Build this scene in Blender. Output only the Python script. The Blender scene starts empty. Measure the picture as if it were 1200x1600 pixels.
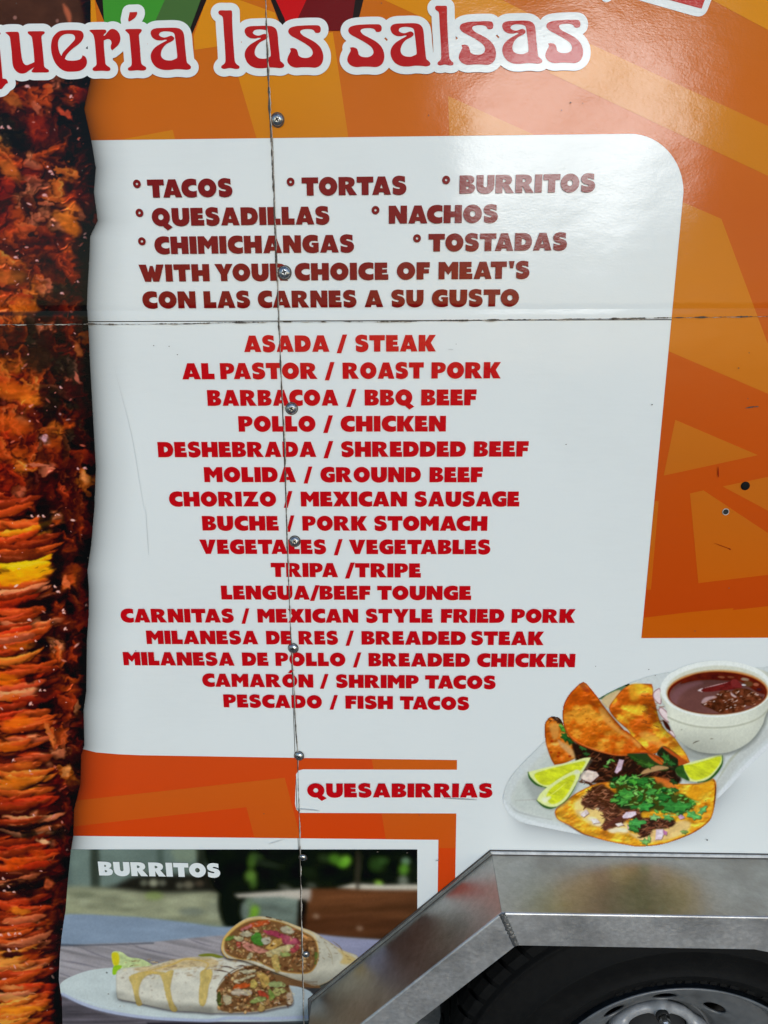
import bpy, math, random
import numpy as np
from mathutils import Vector, Matrix
from mathutils.geometry import delaunay_2d_cdt

# ------------------------------------------------------------------ camera
F = 1156.0                      # focal length in photo pixels (photo 1200 x 1600)
D = 1.0                         # distance camera - truck side, metres
CAMZ = 1.583
_d = np.array([15.0, 4600.0, 1156.0]); _d /= np.linalg.norm(_d)
_a = np.array([47000.0, 30.0, -1156.0]); _a -= _d * (_a @ _d); _a /= np.linalg.norm(_a)
_n = np.cross(_a, _d)
CAM = np.array([0.0, -D, CAMZ])

def ray(px, py):
    px = np.asarray(px, float); py = np.asarray(py, float)
    v = np.stack([(px - 600) / F, (py - 800) / F, np.ones_like(px * py)], -1)
    return np.stack([v @ _a, v @ _n, -(v @ _d)], -1)

def P(px, py, y=0.0):
    """photo pixel -> (X, Z) on the plane at depth y"""
    r = ray(px, py)
    t = (y - CAM[1]) / r[..., 1]
    return CAM[0] + r[..., 0] * t, CAM[2] + r[..., 2] * t

scn = bpy.context.scene
C = scn.collection
cd = bpy.data.cameras.new('camera'); cam = bpy.data.objects.new('camera', cd); C.objects.link(cam)
cd.sensor_fit = 'VERTICAL'; cd.sensor_height = 36; cd.sensor_width = 27; cd.lens = 36 * F / 1600
cd.clip_start = 0.01; cd.clip_end = 2000
cam.matrix_world = Matrix(((_a[0], -_a[1], -_a[2], CAM[0]), (_n[0], -_n[1], -_n[2], CAM[1]),
                           (-_d[0], _d[1], _d[2], CAM[2]), (0, 0, 0, 1)))
scn.camera = cam

# ------------------------------------------------------------------ light
_r = ray(880, 188); _r /= np.linalg.norm(_r)
SUNV = np.array([_r[0], -_r[1], _r[2]])            # mirror direction of the soft glare on the vinyl
sun_el = math.asin(SUNV[2]); sun_az = math.atan2(SUNV[0], SUNV[1])
w = bpy.data.worlds.new('World'); scn.world = w; w.use_nodes = True
nt = w.node_tree; bg = nt.nodes['Background']
sky = nt.nodes.new('ShaderNodeTexSky'); sky.sky_type = 'NISHITA'; sky.sun_disc = False
sky.sun_elevation = max(sun_el, math.radians(8)); sky.sun_rotation = sun_az
sky.air_density = 1.0; sky.dust_density = 0.3; sky.ozone_density = 2.0
nt.links.new(sky.outputs[0], bg.inputs[0]); bg.inputs[1].default_value = SKY_STRENGTH = 0.125
sd = bpy.data.lights.new('sun', 'SUN'); sun = bpy.data.objects.new('sun', sd); C.objects.link(sun)
sd.energy = 0.86; sd.angle = math.radians(11); sd.color = (1, 0.995, 0.985)
sun.rotation_euler = Vector(SUNV).to_track_quat('Z', 'Y').to_euler()
sun.location = (0.5, -3, 3)
vs = scn.view_settings; vs.view_transform = 'Standard'; vs.look = 'None'; vs.gamma = 1; vs.exposure = 0.5
vs.use_curve_mapping = False

GAIN = 1.15
def lin(c):
    c = np.asarray(c, float) / 255.0
    return np.where(c <= 0.04045, c / 12.92, ((c + 0.055) / 1.055) ** 2.4)
def alb(c, g=None):
    return np.clip(lin(c) * (g or GAIN) - 0.006, 0.002, 0.92)

# ------------------------------------------------------------------ scene helpers
def mesh(name, verts, faces, mat=None, parent=None, smooth=False, col=None):
    me = bpy.data.meshes.new(name)
    me.from_pydata([tuple(v) for v in verts], [], [tuple(f) for f in faces]); me.update()
    if smooth: me.polygons.foreach_set('use_smooth', [True] * len(me.polygons))
    o = bpy.data.objects.new(name, me); C.objects.link(o)
    if mat: me.materials.append(mat)
    if parent: o.parent = parent
    return o
def empty(name, loc=(0, 0, 0), parent=None):
    o = bpy.data.objects.new(name, None); C.objects.link(o); o.location = loc; o.empty_display_size = .1
    if parent: o.parent = parent
    return o

truck = empty('food_truck')
truck['label'] = 'orange and white printed food truck side with red menu lettering and bare metal wheel fender'
truck['category'] = 'food truck'

# ------------------------------------------------------------------ materials
def zpx(y, x=600): return float(P(x, y)[1])
ZCREASE = zpx(484); ZSEAM = zpx(499)

def finish_group():
    """shared fine relief of the vinyl skin: orange peel, slow sheet waviness, pressed crease"""
    g = bpy.data.node_groups.new('vinyl_relief', 'ShaderNodeTree')
    g.interface.new_socket('Normal', in_out='OUTPUT', socket_type='NodeSocketVector')
    g.interface.new_socket('Roughness', in_out='OUTPUT', socket_type='NodeSocketFloat')
    g.interface.new_socket('Dirt', in_out='OUTPUT', socket_type='NodeSocketFloat')
    N = g.nodes; L = g.links
    out = N.new('NodeGroupOutput'); geo = N.new('ShaderNodeNewGeometry')
    def mp(s):
        m = N.new('ShaderNodeMapping'); m.inputs['Scale'].default_value = s; L.new(geo.outputs['Position'], m.inputs[0]); return m
    def noise(m, sc, det=2, rough=.5, dist=0):
        n = N.new('ShaderNodeTexNoise'); n.inputs['Scale'].default_value = sc; n.inputs['Detail'].default_value = det
        n.inputs['Roughness'].default_value = rough; n.inputs['Distortion'].default_value = dist; L.new(m.outputs[0], n.inputs['Vector']); return n
    def math_(op, a, b=None, c=None):
        n = N.new('ShaderNodeMath'); n.operation = op
        for i, v in enumerate((a, b, c)):
            if v is None: continue
            if isinstance(v, (int, float)): n.inputs[i].default_value = v
            else: L.new(v, n.inputs[i])
        return n.outputs[0]
    peel = noise(mp((1, 1, 1.9)), 230, 2.0, .5, 0.6)
    wave = noise(mp((1, 1, .8)), 3.2, 1.5)
    mid = noise(mp((1, 1, 1.6)), 16, 2.0)
    sep = N.new('ShaderNodeSeparateXYZ'); L.new(geo.outputs['Position'], sep.inputs[0])
    dz = math_('ABSOLUTE', math_('SUBTRACT', sep.outputs[2], ZCREASE))
    cr = math_('SMOOTH_MIN', math_('DIVIDE', dz, 0.007), 1.0, 0.35)
    b1 = N.new('ShaderNodeBump'); b1.inputs['Strength'].default_value = 1; b1.inputs['Distance'].default_value = .012; L.new(wave.outputs[0], b1.inputs['Height'])
    b2 = N.new('ShaderNodeBump'); b2.inputs['Strength'].default_value = 1; b2.inputs['Distance'].default_value = .0005; L.new(mid.outputs[0], b2.inputs['Height']); L.new(b1.outputs[0], b2.inputs['Normal'])
    b3 = N.new('ShaderNodeBump'); b3.inputs['Strength'].default_value = 1; b3.inputs['Distance'].default_value = .0004; L.new(cr, b3.inputs['Height']); L.new(b2.outputs[0], b3.inputs['Normal'])
    b4 = N.new('ShaderNodeBump'); b4.inputs['Strength'].default_value = 1; b4.inputs['Distance'].default_value = .00008; L.new(peel.outputs[0], b4.inputs['Height']); L.new(b3.outputs[0], b4.inputs['Normal'])
    L.new(b4.outputs[0], out.inputs['Normal'])
    r = noise(mp((1, 1, 1)), 9, 3)
    L.new(math_('MULTIPLY_ADD', r.outputs[0], .08, .10), out.inputs['Roughness'])
    # dirt specks and faint streaks
    sp = N.new('ShaderNodeTexVoronoi'); sp.inputs['Scale'].default_value = 26; L.new(mp((1, 1, 1)).outputs[0], sp.inputs['Vector'])
    spot = math_('LESS_THAN', sp.outputs['Distance'], .028)
    gate = noise(mp((1, 1, 1)), 5.5, 2)
    spot = math_('MULTIPLY', spot, math_('GREATER_THAN', gate.outputs[0], .53))
    st = noise(mp((14, 1, 90)), 2.0, 3, .6)
    stk = math_('MULTIPLY', math_('SUBTRACT', st.outputs[0], .5), .05)
    haze = noise(mp((1, 1, 1)), 4.0, 4, .6)
    d = math_('ADD', math_('MULTIPLY', spot, .55), math_('ADD', stk, math_('MULTIPLY', math_('SUBTRACT', haze.outputs[0], .5), .13)))
    L.new(d, out.inputs['Dirt'])
    return g
RELIEF = finish_group()

def vinyl(name, color=None, ramp=None, attr=None, alpha=None, xgrad=None, spec=.125):
    m = bpy.data.materials.new(name); m.use_nodes = True; N = m.node_tree.nodes; L = m.node_tree.links
    b = N['Principled BSDF']; g = N.new('ShaderNodeGroup'); g.node_tree = RELIEF
    L.new(g.outputs['Normal'], b.inputs['Normal']); L.new(g.outputs['Roughness'], b.inputs['Roughness'])
    b.inputs['Specular IOR Level'].default_value = spec
    if attr:
        a = N.new('ShaderNodeAttribute'); a.attribute_name = attr; src = a.outputs['Color']
    elif ramp:                       # printed gradient down the sheet: list of (photo y, colour)
        geo = N.new('ShaderNodeNewGeometry'); s = N.new('ShaderNodeSeparateXYZ'); L.new(geo.outputs['Position'], s.inputs[0])
        z0, z1 = zpx(ramp[0][0]), zpx(ramp[-1][0])
        mr = N.new('ShaderNodeMapRange'); mr.inputs['From Min'].default_value = z0; mr.inputs['From Max'].default_value = z1
        L.new(s.outputs[2], mr.inputs['Value'])
        cr = N.new('ShaderNodeValToRGB'); L.new(mr.outputs[0], cr.inputs[0]); e = cr.color_ramp.elements
        while len(e) < len(ramp): e.new(.5)
        for i, (y, c) in enumerate(ramp):
            e[i].position = (zpx(y) - z0) / (z1 - z0); e[i].color = (*alb(c), 1)
        src = cr.outputs[0]
    else:
        rgb = N.new('ShaderNodeRGB'); rgb.outputs[0].default_value = (*alb(color), 1); src = rgb.outputs[0]
    mx = N.new('ShaderNodeMix'); mx.data_type = 'RGBA'; mx.blend_type = 'MIX'
    L.new(g.outputs['Dirt'], mx.inputs[0]); L.new(src, mx.inputs[6]); mx.inputs[7].default_value = (.09, .075, .06, 1)
    L.new(mx.outputs[2], b.inputs['Base Color'])
    if alpha:
        a = N.new('ShaderNodeAttribute'); a.attribute_name = alpha; L.new(a.outputs['Fac'], b.inputs['Alpha'])
    return m

M = {}
M['white'] = vinyl('white_vinyl', (214, 218, 216))
M['orange'] = vinyl('orange_vinyl', ramp=[(-80, (188, 100, 12)), (200, (192, 96, 6)), (330, (186, 88, 12)), (560, (186, 84, 28)), (800, (182, 74, 22)), (960, (180, 66, 16)), (1190, (200, 72, 28)), (1320, (202, 66, 22))])
M['amber'] = vinyl('amber_vinyl', ramp=[(-80, (206, 132, 22)), (60, (206, 130, 16)), (200, (196, 118, 6)), (330, (192, 114, 10)), (520, (196, 114, 34)), (720, (184, 100, 30)), (960, (188, 88, 18)), (1200, (196, 90, 30)), (1320, (196, 82, 26))])
M['maroon'] = vinyl('maroon_vinyl', (118, 6, 16))
M['red'] = vinyl('red_vinyl', (184, 14, 26))
M['header_red'] = vinyl('header_red_vinyl', ramp=[(-10, (182, 44, 34)), (70, (170, 26, 26)), (130, (172, 12, 20))])
M['green'] = vinyl('green_vinyl', (62, 138, 44)); M['dark_green'] = vinyl('dark_green_vinyl', (68, 100, 50))
M['bright_red'] = vinyl('bright_red_vinyl', (190, 12, 18)); M['dark_red'] = vinyl('dark_red_vinyl', (104, 10, 10))
M['black'] = vinyl('black_vinyl', (34, 24, 18)); M['brown'] = vinyl('brown_vinyl', (70, 54, 38))
M['picture'] = vinyl('picture_vinyl', attr='ink')
M['shade'] = vinyl('shade_vinyl', attr='ink', alpha='cover')

def plain(name, color, rough=.5, metal=0.0, spec=.5):
    m = bpy.data.materials.new(name); m.use_nodes = True; b = m.node_tree.nodes['Principled BSDF']
    b.inputs['Base Color'].default_value = (*color, 1); b.inputs['Roughness'].default_value = rough
    b.inputs['Metallic'].default_value = metal; b.inputs['Specular IOR Level'].default_value = spec
    return m
def noisy(name, c0, c1, scale, rough=(.4, .6), metal=0.0, stretch=(1, 1, 1), bump=0.0, bscale=None, detail=5, extra=None):
    m = bpy.data.materials.new(name); m.use_nodes = True; N = m.node_tree.nodes; L = m.node_tree.links
    b = N['Principled BSDF']; tc = N.new('ShaderNodeNewGeometry'); mp = N.new('ShaderNodeMapping'); mp.inputs['Scale'].default_value = stretch
    L.new(tc.outputs['Position'], mp.inputs[0])
    n = N.new('ShaderNodeTexNoise'); n.inputs['Scale'].default_value = scale; n.inputs['Detail'].default_value = detail; n.inputs['Roughness'].default_value = .62
    L.new(mp.outputs[0], n.inputs['Vector'])
    cr = N.new('ShaderNodeValToRGB'); cr.color_ramp.elements[0].position = .32; cr.color_ramp.elements[1].position = .68
    cr.color_ramp.elements[0].color = (*c0, 1); cr.color_ramp.elements[1].color = (*c1, 1)
    L.new(n.outputs[0], cr.inputs[0]); col = cr.outputs[0]
    if extra:   # a second, larger stain noise: (scale, colour, threshold lo, hi, strength)
        n2 = N.new('ShaderNodeTexNoise'); n2.inputs['Scale'].default_value = extra[0]; n2.inputs['Detail'].default_value = 3; L.new(tc.outputs['Position'], n2.inputs['Vector'])
        mr = N.new('ShaderNodeMapRange'); mr.inputs['From Min'].default_value = extra[2]; mr.inputs['From Max'].default_value = extra[3]; mr.inputs['To Max'].default_value = extra[4]
        L.new(n2.outputs[0], mr.inputs['Value'])
        mx = N.new('ShaderNodeMix'); mx.data_type = 'RGBA'; L.new(mr.outputs[0], mx.inputs[0]); L.new(col, mx.inputs[6]); mx.inputs[7].default_value = (*extra[1], 1)
        col = mx.outputs[2]
    L.new(col, b.inputs['Base Color'])
    mr = N.new('ShaderNodeMapRange'); mr.inputs['To Min'].default_value = rough[0]; mr.inputs['To Max'].default_value = rough[1]
    L.new(n.outputs[0], mr.inputs['Value']); L.new(mr.outputs[0], b.inputs['Roughness'])
    b.inputs['Metallic'].default_value = metal
    if bump:
        nb = N.new('ShaderNodeTexNoise'); nb.inputs['Scale'].default_value = bscale or scale; nb.inputs['Detail'].default_value = 4; L.new(mp.outputs[0], nb.inputs['Vector'])
        bp = N.new('ShaderNodeBump'); bp.inputs['Strength'].default_value = 1; bp.inputs['Distance'].default_value = bump
        L.new(nb.outputs[0], bp.inputs['Height']); L.new(bp.outputs[0], b.inputs['Normal'])
    return m
M['aluminium'] = noisy('mill_aluminium', (.40, .39, .365), (.50, .49, .465), 120, (.36, .48), 1.0, (1, 1, 1), .00022, 260, extra=(11, (.27, .25, .22), .5, .7, .6))
M['aluminium_lip'] = noisy('brushed_aluminium', (.58, .585, .58), (.72, .725, .72), 170, (.42, .58), 1.0, (.8, 1, 1), .0003, 260, extra=(14, (.26, .26, .26), .45, .7, .6))
M['weld'] = noisy('weld_bead', (.22, .22, .21), (.45, .45, .44), 300, (.3, .5), 1.0, bump=.001, bscale=400)
M['steel_rim'] = noisy('grey_painted_steel', (.11, .116, .12), (.15, .156, .16), 60, (.32, .5), .2, bump=.0003, bscale=120, extra=(20, (.05, .05, .048), .5, .7, .6))
M['hub'] = noisy('pale_grey_hub_paint', (.26, .268, .28), (.38, .39, .40), 80, (.3, .45), .1, bump=.0003, bscale=150)
M['rubber'] = noisy('tyre_rubber', (.003, .003, .003), (.0065, .0065, .0062), 60, (.6, .85), 0.0, bump=.0004, bscale=200)
M['rubber'].node_tree.nodes['Principled BSDF'].inputs['Specular IOR Level'].default_value = .14
M['chrome'] = noisy('zinc_screw', (.30, .30, .30), (.62, .62, .61), 300, (.16, .34), 1.0, bump=.0003, bscale=500)
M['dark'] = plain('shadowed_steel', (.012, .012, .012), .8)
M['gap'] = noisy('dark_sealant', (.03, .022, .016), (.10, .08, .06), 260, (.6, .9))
M['torn'] = noisy('torn_vinyl_edge', (.30, .26, .20), (.62, .58, .52), 180, (.4, .6))
M['sealant'] = noisy('white_sealant', (.45, .46, .46), (.75, .76, .75), 70, (.35, .6), bump=.0006, bscale=160)
M['asphalt'] = noisy('worn_concrete', (.17, .17, .165), (.26, .255, .245), 30, (.8, .95), bump=.003, bscale=60)

# ------------------------------------------------------------------ planar fills
def smooth(pts, n=5, closed=True):
    """Catmull-Rom through the points; a third value marks a corner"""
    k = len(pts); out = []
    for i in range(k if closed else k - 1):
        p0, p1, p2, p3 = (pts[(i + j) % k] if closed else pts[min(max(i + j, 0), k - 1)] for j in (-1, 0, 1, 2))
        a, b, c, d = (np.array(q[:2], float) for q in (p0, p1, p2, p3))
        t1 = (c - a) / 2; t2 = (d - b) / 2
        ch = np.linalg.norm(c - b)
        if len(p1) > 2: t1 = c - b
        if len(p2) > 2: t2 = c - b
        for v in (t1, t2):
            l = np.linalg.norm(v)
            if l > 1.3 * ch: v *= 1.3 * ch / l
        for s in range(n):
            t = s / n; t_2 = t * t; t_3 = t_2 * t
            out.append(tuple((2*t_3 - 3*t_2 + 1)*b + (t_3 - 2*t_2 + t)*t1 + (-2*t_3 + 3*t_2)*c + (t_3 - t_2)*t2))
    if not closed: out.append(tuple(pts[-1][:2]))
    return out
def inside(poly, x, y):
    poly = np.asarray(poly, float); r = np.zeros(len(x), bool); xj, yj = poly[-1]
    for xi, yi in poly:
        c = ((yi > y) != (yj > y))
        if yi != yj: r ^= c & (x < (xj - xi) * (y - yi) / (yj - yi) + xi)
        xj, yj = xi, yi
    return r
def fill2d(loops, holes=(), clip=None):
    vs_, es = [], []
    allp = list(loops) + list(holes) + ([clip] if clip else [])
    for lp in allp:
        k = len(vs_); n = len(lp)
        vs_ += [Vector((float(p[0]), float(p[1]))) for p in lp]; es += [(k + i, k + (i + 1) % n) for i in range(n)]
    v, e, f = delaunay_2d_cdt(vs_, es, [], 0, 1e-6)[:3]
    V = np.array([tuple(p) for p in v]); Ff = np.array([tuple(t) for t in f])
    c = V[Ff].mean(1); keep = np.zeros(len(Ff), bool)
    for lp in loops: keep |= inside(lp, c[:, 0], c[:, 1])
    for h in holes: keep &= ~inside(h, c[:, 0], c[:, 1])
    if clip: keep &= inside(clip, c[:, 0], c[:, 1])
    Ff = Ff[keep]
    a, b, cc = V[Ff[:, 0]], V[Ff[:, 1]], V[Ff[:, 2]]
    area = (b[:, 0]-a[:, 0])*(cc[:, 1]-a[:, 1]) - (b[:, 1]-a[:, 1])*(cc[:, 0]-a[:, 0])
    Ff = Ff[np.abs(area) > 1e-9]; area = area[np.abs(area) > 1e-9]
    Ff[area < 0] = Ff[area < 0][:, ::-1]
    u, inv = np.unique(Ff, return_inverse=True)
    return V[u], inv.reshape(Ff.shape)
def decal(name, loops, mat, layer, parent, holes=(), clip=None):
    """a sheet of cut vinyl: photo-pixel outline laid on the truck side"""
    V, Ff = fill2d(loops, holes, clip)
    X, Z = P(V[:, 0], V[:, 1]); y = -0.00018 * layer
    return mesh(name, [(a, y, b) for a, b in zip(X, Z)], [t[::-1] for t in Ff.tolist()], mat, parent)
# ------------------------------------------------------------------ heavy sans capitals (cap height 100)
def circ(cx, cy, rx, ry=None, n=36):
    ry = ry or rx
    return [(cx + rx*math.cos(2*math.pi*i/n), cy + ry*math.sin(2*math.pi*i/n)) for i in range(n)]
def q(pts): return smooth([p if len(p) > 2 else (*p, 1) for p in pts], 1)   # straight
def s_(pts, n=5): return smooth(pts, n)
G = {}
G['T'] = (91, [q([(0,100),(0,68),(27,68),(27,0),(65,0),(65,68),(91,68),(91,100)])], [])
G['A'] = (103, [q([(0,0),(32,100),(71,100),(103,0),(67,0),(63,14),(39,14),(35,0)])], [q([(44,36),(51,58),(58,36)])])
C_OUT = [(83,97,1),(68,101),(50,102),(28,97),(8,80),(0,50),(8,20),(28,3),(50,-2),(68,-1),(83,4,1)]
G['C'] = (83, [s_(C_OUT + [(83,37,1),(72,33),(58,33),(44,39),(38,50),(44,61),(58,67),(72,67),(83,63,1)])], [])
G['O'] = (101, [circ(50.5,50,50.5,52)], [circ(50.5,50,14.5,16.5,20)])
G['Q'] = (104, [circ(50.5,50,50.5,52), q([(56,6),(62,-6),(84,-26),(113,-7),(92,10),(78,22)])], [circ(50.5,50,14.5,16.5,20)])
G['S'] = (79, [s_([(71,98,1),(56,101),(36,103),(16,97),(4,84),(2,68),(8,54),(22,45),(36,41),(45,37,1),(40,31),(28,32),(14,36),(5,40,1),(5,6,1),(18,0),(38,-3),(60,2),(75,16),(79,36),(72,53),(58,62),(44,66),(35,70,1),(40,76),(50,75),(62,71),(71,66,1)])], [])
G['U'] = (98, [s_([(0,100,1),(39,100,1),(39,50,1),(41,38),(49,33),(58,38),(60,50,1),(60,100,1),(98,100,1),(98,44,1),(93,20),(76,3),(49,-3),(22,3),(5,20),(0,44,1)])], [])
G['E'] = (74, [q([(0,0),(0,100),(68,100),(68,69),(41,69),(41,61),(67,61),(67,40),(41,40),(41,32),(74,32),(74,0)])], [])
G['F'] = (72, [q([(0,0),(0,100),(72,100),(72,69),(41,69),(41,60),(68,60),(68,35),(38,35),(38,0)])], [])
G['D'] = (95, [s_([(0,0,1),(0,100,1),(42,100,1),(66,97),(86,82),(95,50),(86,18),(66,3),(42,0,1)])], [s_([(38,33,1),(38,68,1),(48,67),(58,60),(61,50),(58,41),(48,34)])])
G['I'] = (39, [q([(0,0),(0,100),(39,100),(39,0)])], [])
G['L'] = (71, [q([(0,0),(0,100),(39,100),(39,35),(71,35),(71,0)])], [])
G['N'] = (99, [q([(0,0),(0,100),(38,100),(64,54),(64,100),(99,100),(99,0),(61,0),(35,48),(35,0)])], [])
G['G'] = (90, [s_([(86,96,1),(70,101),(50,102),(28,97),(8,80),(0,50),(8,20),(28,3),(50,-2),(72,-1),(90,5,1),(90,57,1),(52,57,1),(52,44,1),(60,44,1),(60,32,1),(48,34),(39,44),(40,56),(48,65),(60,68),(74,67),(86,64,1)])], [])
G['H'] = (98, [q([(0,0),(0,100),(38,100),(38,65),(60,65),(60,100),(98,100),(98,0),(60,0),(60,33),(38,33),(38,0)])], [])
G['M'] = (112, [q([(0,0),(0,100),(36,100),(57,70),(78,100),(112,100),(112,0),(74,0),(74,50),(56,25),(35,50),(35,0)])], [])
G['P'] = (84, [s_([(0,0,1),(0,100,1),(44,100,1),(66,97),(81,84),(84,66),(78,47),(62,36),(48,33),(38,33,1),(38,0,1)])], [s_([(37,56,1),(37,77,1),(47,75),(52,67),(47,58)])])
G['R'] = (101, [s_([(0,0,1),(0,100,1),(44,100,1),(68,97),(84,86),(88,68),(82,53),(70,45,1),(101,0,1),(58,0,1),(39,37,1),(38,37,1),(38,0,1)])], [s_([(38,58,1),(38,77,1),(49,75),(55,67),(49,60)])])
G['B'] = (85, [s_([(0,0,1),(0,100,1),(44,100,1),(64,97),(78,87),(79,70),(72,58),(62,53,1),(74,49),(84,38),(85,26),(77,9),(62,2),(44,0,1)])], [s_([(37,63,1),(37,77,1),(45,76),(48,70),(45,64)]), s_([(37,24,1),(37,40,1),(46,38),(51,32),(46,25)])])
G['K'] = (101, [q([(0,0),(0,100),(39,100),(39,60),(62,100),(100,100),(71,52),(101,0),(57,0),(39,40),(39,0)])], [])
G['W'] = (138, [q([(0,100),(41,100),(51,54),(62,92),(78,92),(88,54),(97,100),(138,100),(108,0),(75,0),(69,30),(63,0),(30,0)])], [])
G['Y'] = (104, [q([(0,100),(42,100),(54,70),(65,100),(104,100),(71,38),(71,0),(34,0),(34,38)])], [])
G['V'] = (105, [q([(0,100),(42,100),(53,44),(64,100),(105,100),(69,0),(37,0)])], [])
G['X'] = (106, [q([(0,100),(44,100),(54,80),(64,100),(105,100),(78,51),(106,0),(62,0),(53,22),(43,0),(0,0),(29,50)])], [])
G['Z'] = (96, [q([(0,0),(38,68),(4,68),(4,100),(96,100),(57,33),(94,33),(94,0)])], [])
G["'"] = (32, [q([(0,102),(32,102),(25,60),(8,60)])], [])
G['/'] = (64, [q([(0,-9),(28,-9),(64,104),(37,104)])], [])
G['Ó'] = (101, [circ(50.5,50,50.5,52), q([(40,108),(56,132),(84,132),(60,108)])], [circ(50.5,50,14.5,16.5,20)])
GT = {}
def glyph(ch):
    if ch not in GT:
        w_, lo, ho = G[ch]; V, Ff = fill2d(lo, ho); GT[ch] = (w_, V, Ff)
    return GT[ch]
KERN = {'TA':-14,'AT':-14,'TO':-4,'AC':-9,'AG':-9,'AO':-8,'CA':-4,'LA':-2,'LT':-14,'RT':-9,'AV':-14,'VE':-1,'YO':-10,'TT':2,'PA':-12,'AD':0,'AS':-2,'FA':-10,'KE':-3,'AL':-2,'RA':-2,'XI':-3,'CH':0,"T'":4,"'S":0,'A/':-6,'/B':-8,'/T':-6,'EX':-3,'TY':-2,'YL':-2,'RI':-3,'ST':-2,'OR':0}
def word(text, x0, x1, yb0, yb1, H):
    """set one word on its baseline between two photo x values; H = cap height in metres"""
    V, Ff = [], []; pen = 0
    for i, ch in enumerate(text):
        w_, gv, gf = glyph(ch)
        if i: pen += 7 + KERN.get(text[i-1] + ch, 0)
        Ff += (gf + len(V)).tolist(); V += [(pen + a, b) for a, b in gv]; pen += w_
    (X0, Z0), (X1, Z1) = P(x0, yb0), P(x1, yb1); V = np.array(V)
    t = V[:, 0] / pen
    return X0 + (X1 - X0) * t, Z0 + (Z1 - Z0) * t + V[:, 1] * H / 100, Ff
def line(words, base, H, mat, label, layer=9, name='menu_line'):
    """words = [(text, x0, x1)]; base = ((x, y), (x, y)) baseline"""
    (ax, ay), (bx, by) = base; V, Ff = [], []
    for t, x0, x1 in words:
        f = lambda x: ay + (by - ay) * (x - ax) / (bx - ax)
        if t == '°':
            X, Z = P(x0, x1); R = .235 * H; lo = circ(0, 0, R, n=28); ho = circ(0, 0, R * .30, n=14)
            gv, gf = fill2d([lo], [ho]); Ff += (gf + len(V)).tolist(); V += [(float(X) + a, -.00018*layer, float(Z) + b) for a, b in gv]; continue
        X, Z, f2 = word(t, x0, x1, f(x0), f(x1), H)
        Ff += [[i + len(V) for i in r] for r in f2]; V += [(a, -.00018*layer, b) for a, b in zip(X, Z)]
    o = mesh(name, V, Ff, mat, truck); o['label'] = label; return o
def capm(y, h, x=500): return float(P(x, y - h)[1] - P(x, y)[1])
H1 = capm(309, 28.4); H2 = capm(549.5, 25.8)
b1 = [
 ([('°',214.5,287.6),('TACOS',232,364),('°',454.3,284.5),('TORTAS',472,635),('°',697,281.5),('BURRITOS',717.6,928.8)], ((232,309.2),(928,300.2))),
 ([('°',218.5,332.8),('QUESADILLAS',238.7,515.2),('°',586.8,328.6),('NACHOS',607.5,777.4)], ((239,353.4),(777,348.0))),
 ([('°',222.3,377.2),('CHIMICHANGAS',242.8,553.5),('°',651.6,372.6),('TOSTADAS',669.3,885)], ((243,397.3),(885,391.2))),
 ([('WITH',219,328.4),('YOUR',336.6,450.5),('CHOICE',461,606.8),('OF',620,671.3),("MEAT'S",685,826.5)], ((219,440.4),(826,435.4))),
 ([('CON',224,307),('LAS',319.4,391.6),('CARNES',403.6,557.3),('A',569.8,598.9),('SU',611,661.7),('GUSTO',674.5,810.3)], ((224,482),(810,478.6)))]
for k, (ws, bs) in enumerate(b1):
    if k < 3:                      # bulleted entries: each word and each ring of its own
        for w1 in ws:
            if w1[0] == '°': line([w1], bs, H1, M['maroon'], 'small dark red bullet ring', name='bullet_ring')
            else: line([w1], bs, H1, M['maroon'], 'dark red menu lettering reading ' + w1[0])
        continue
    line(ws, bs, H1, M['maroon'], 'dark red menu lettering reading ' + ' '.join(t for t, *_ in ws if t != '°'))
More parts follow.
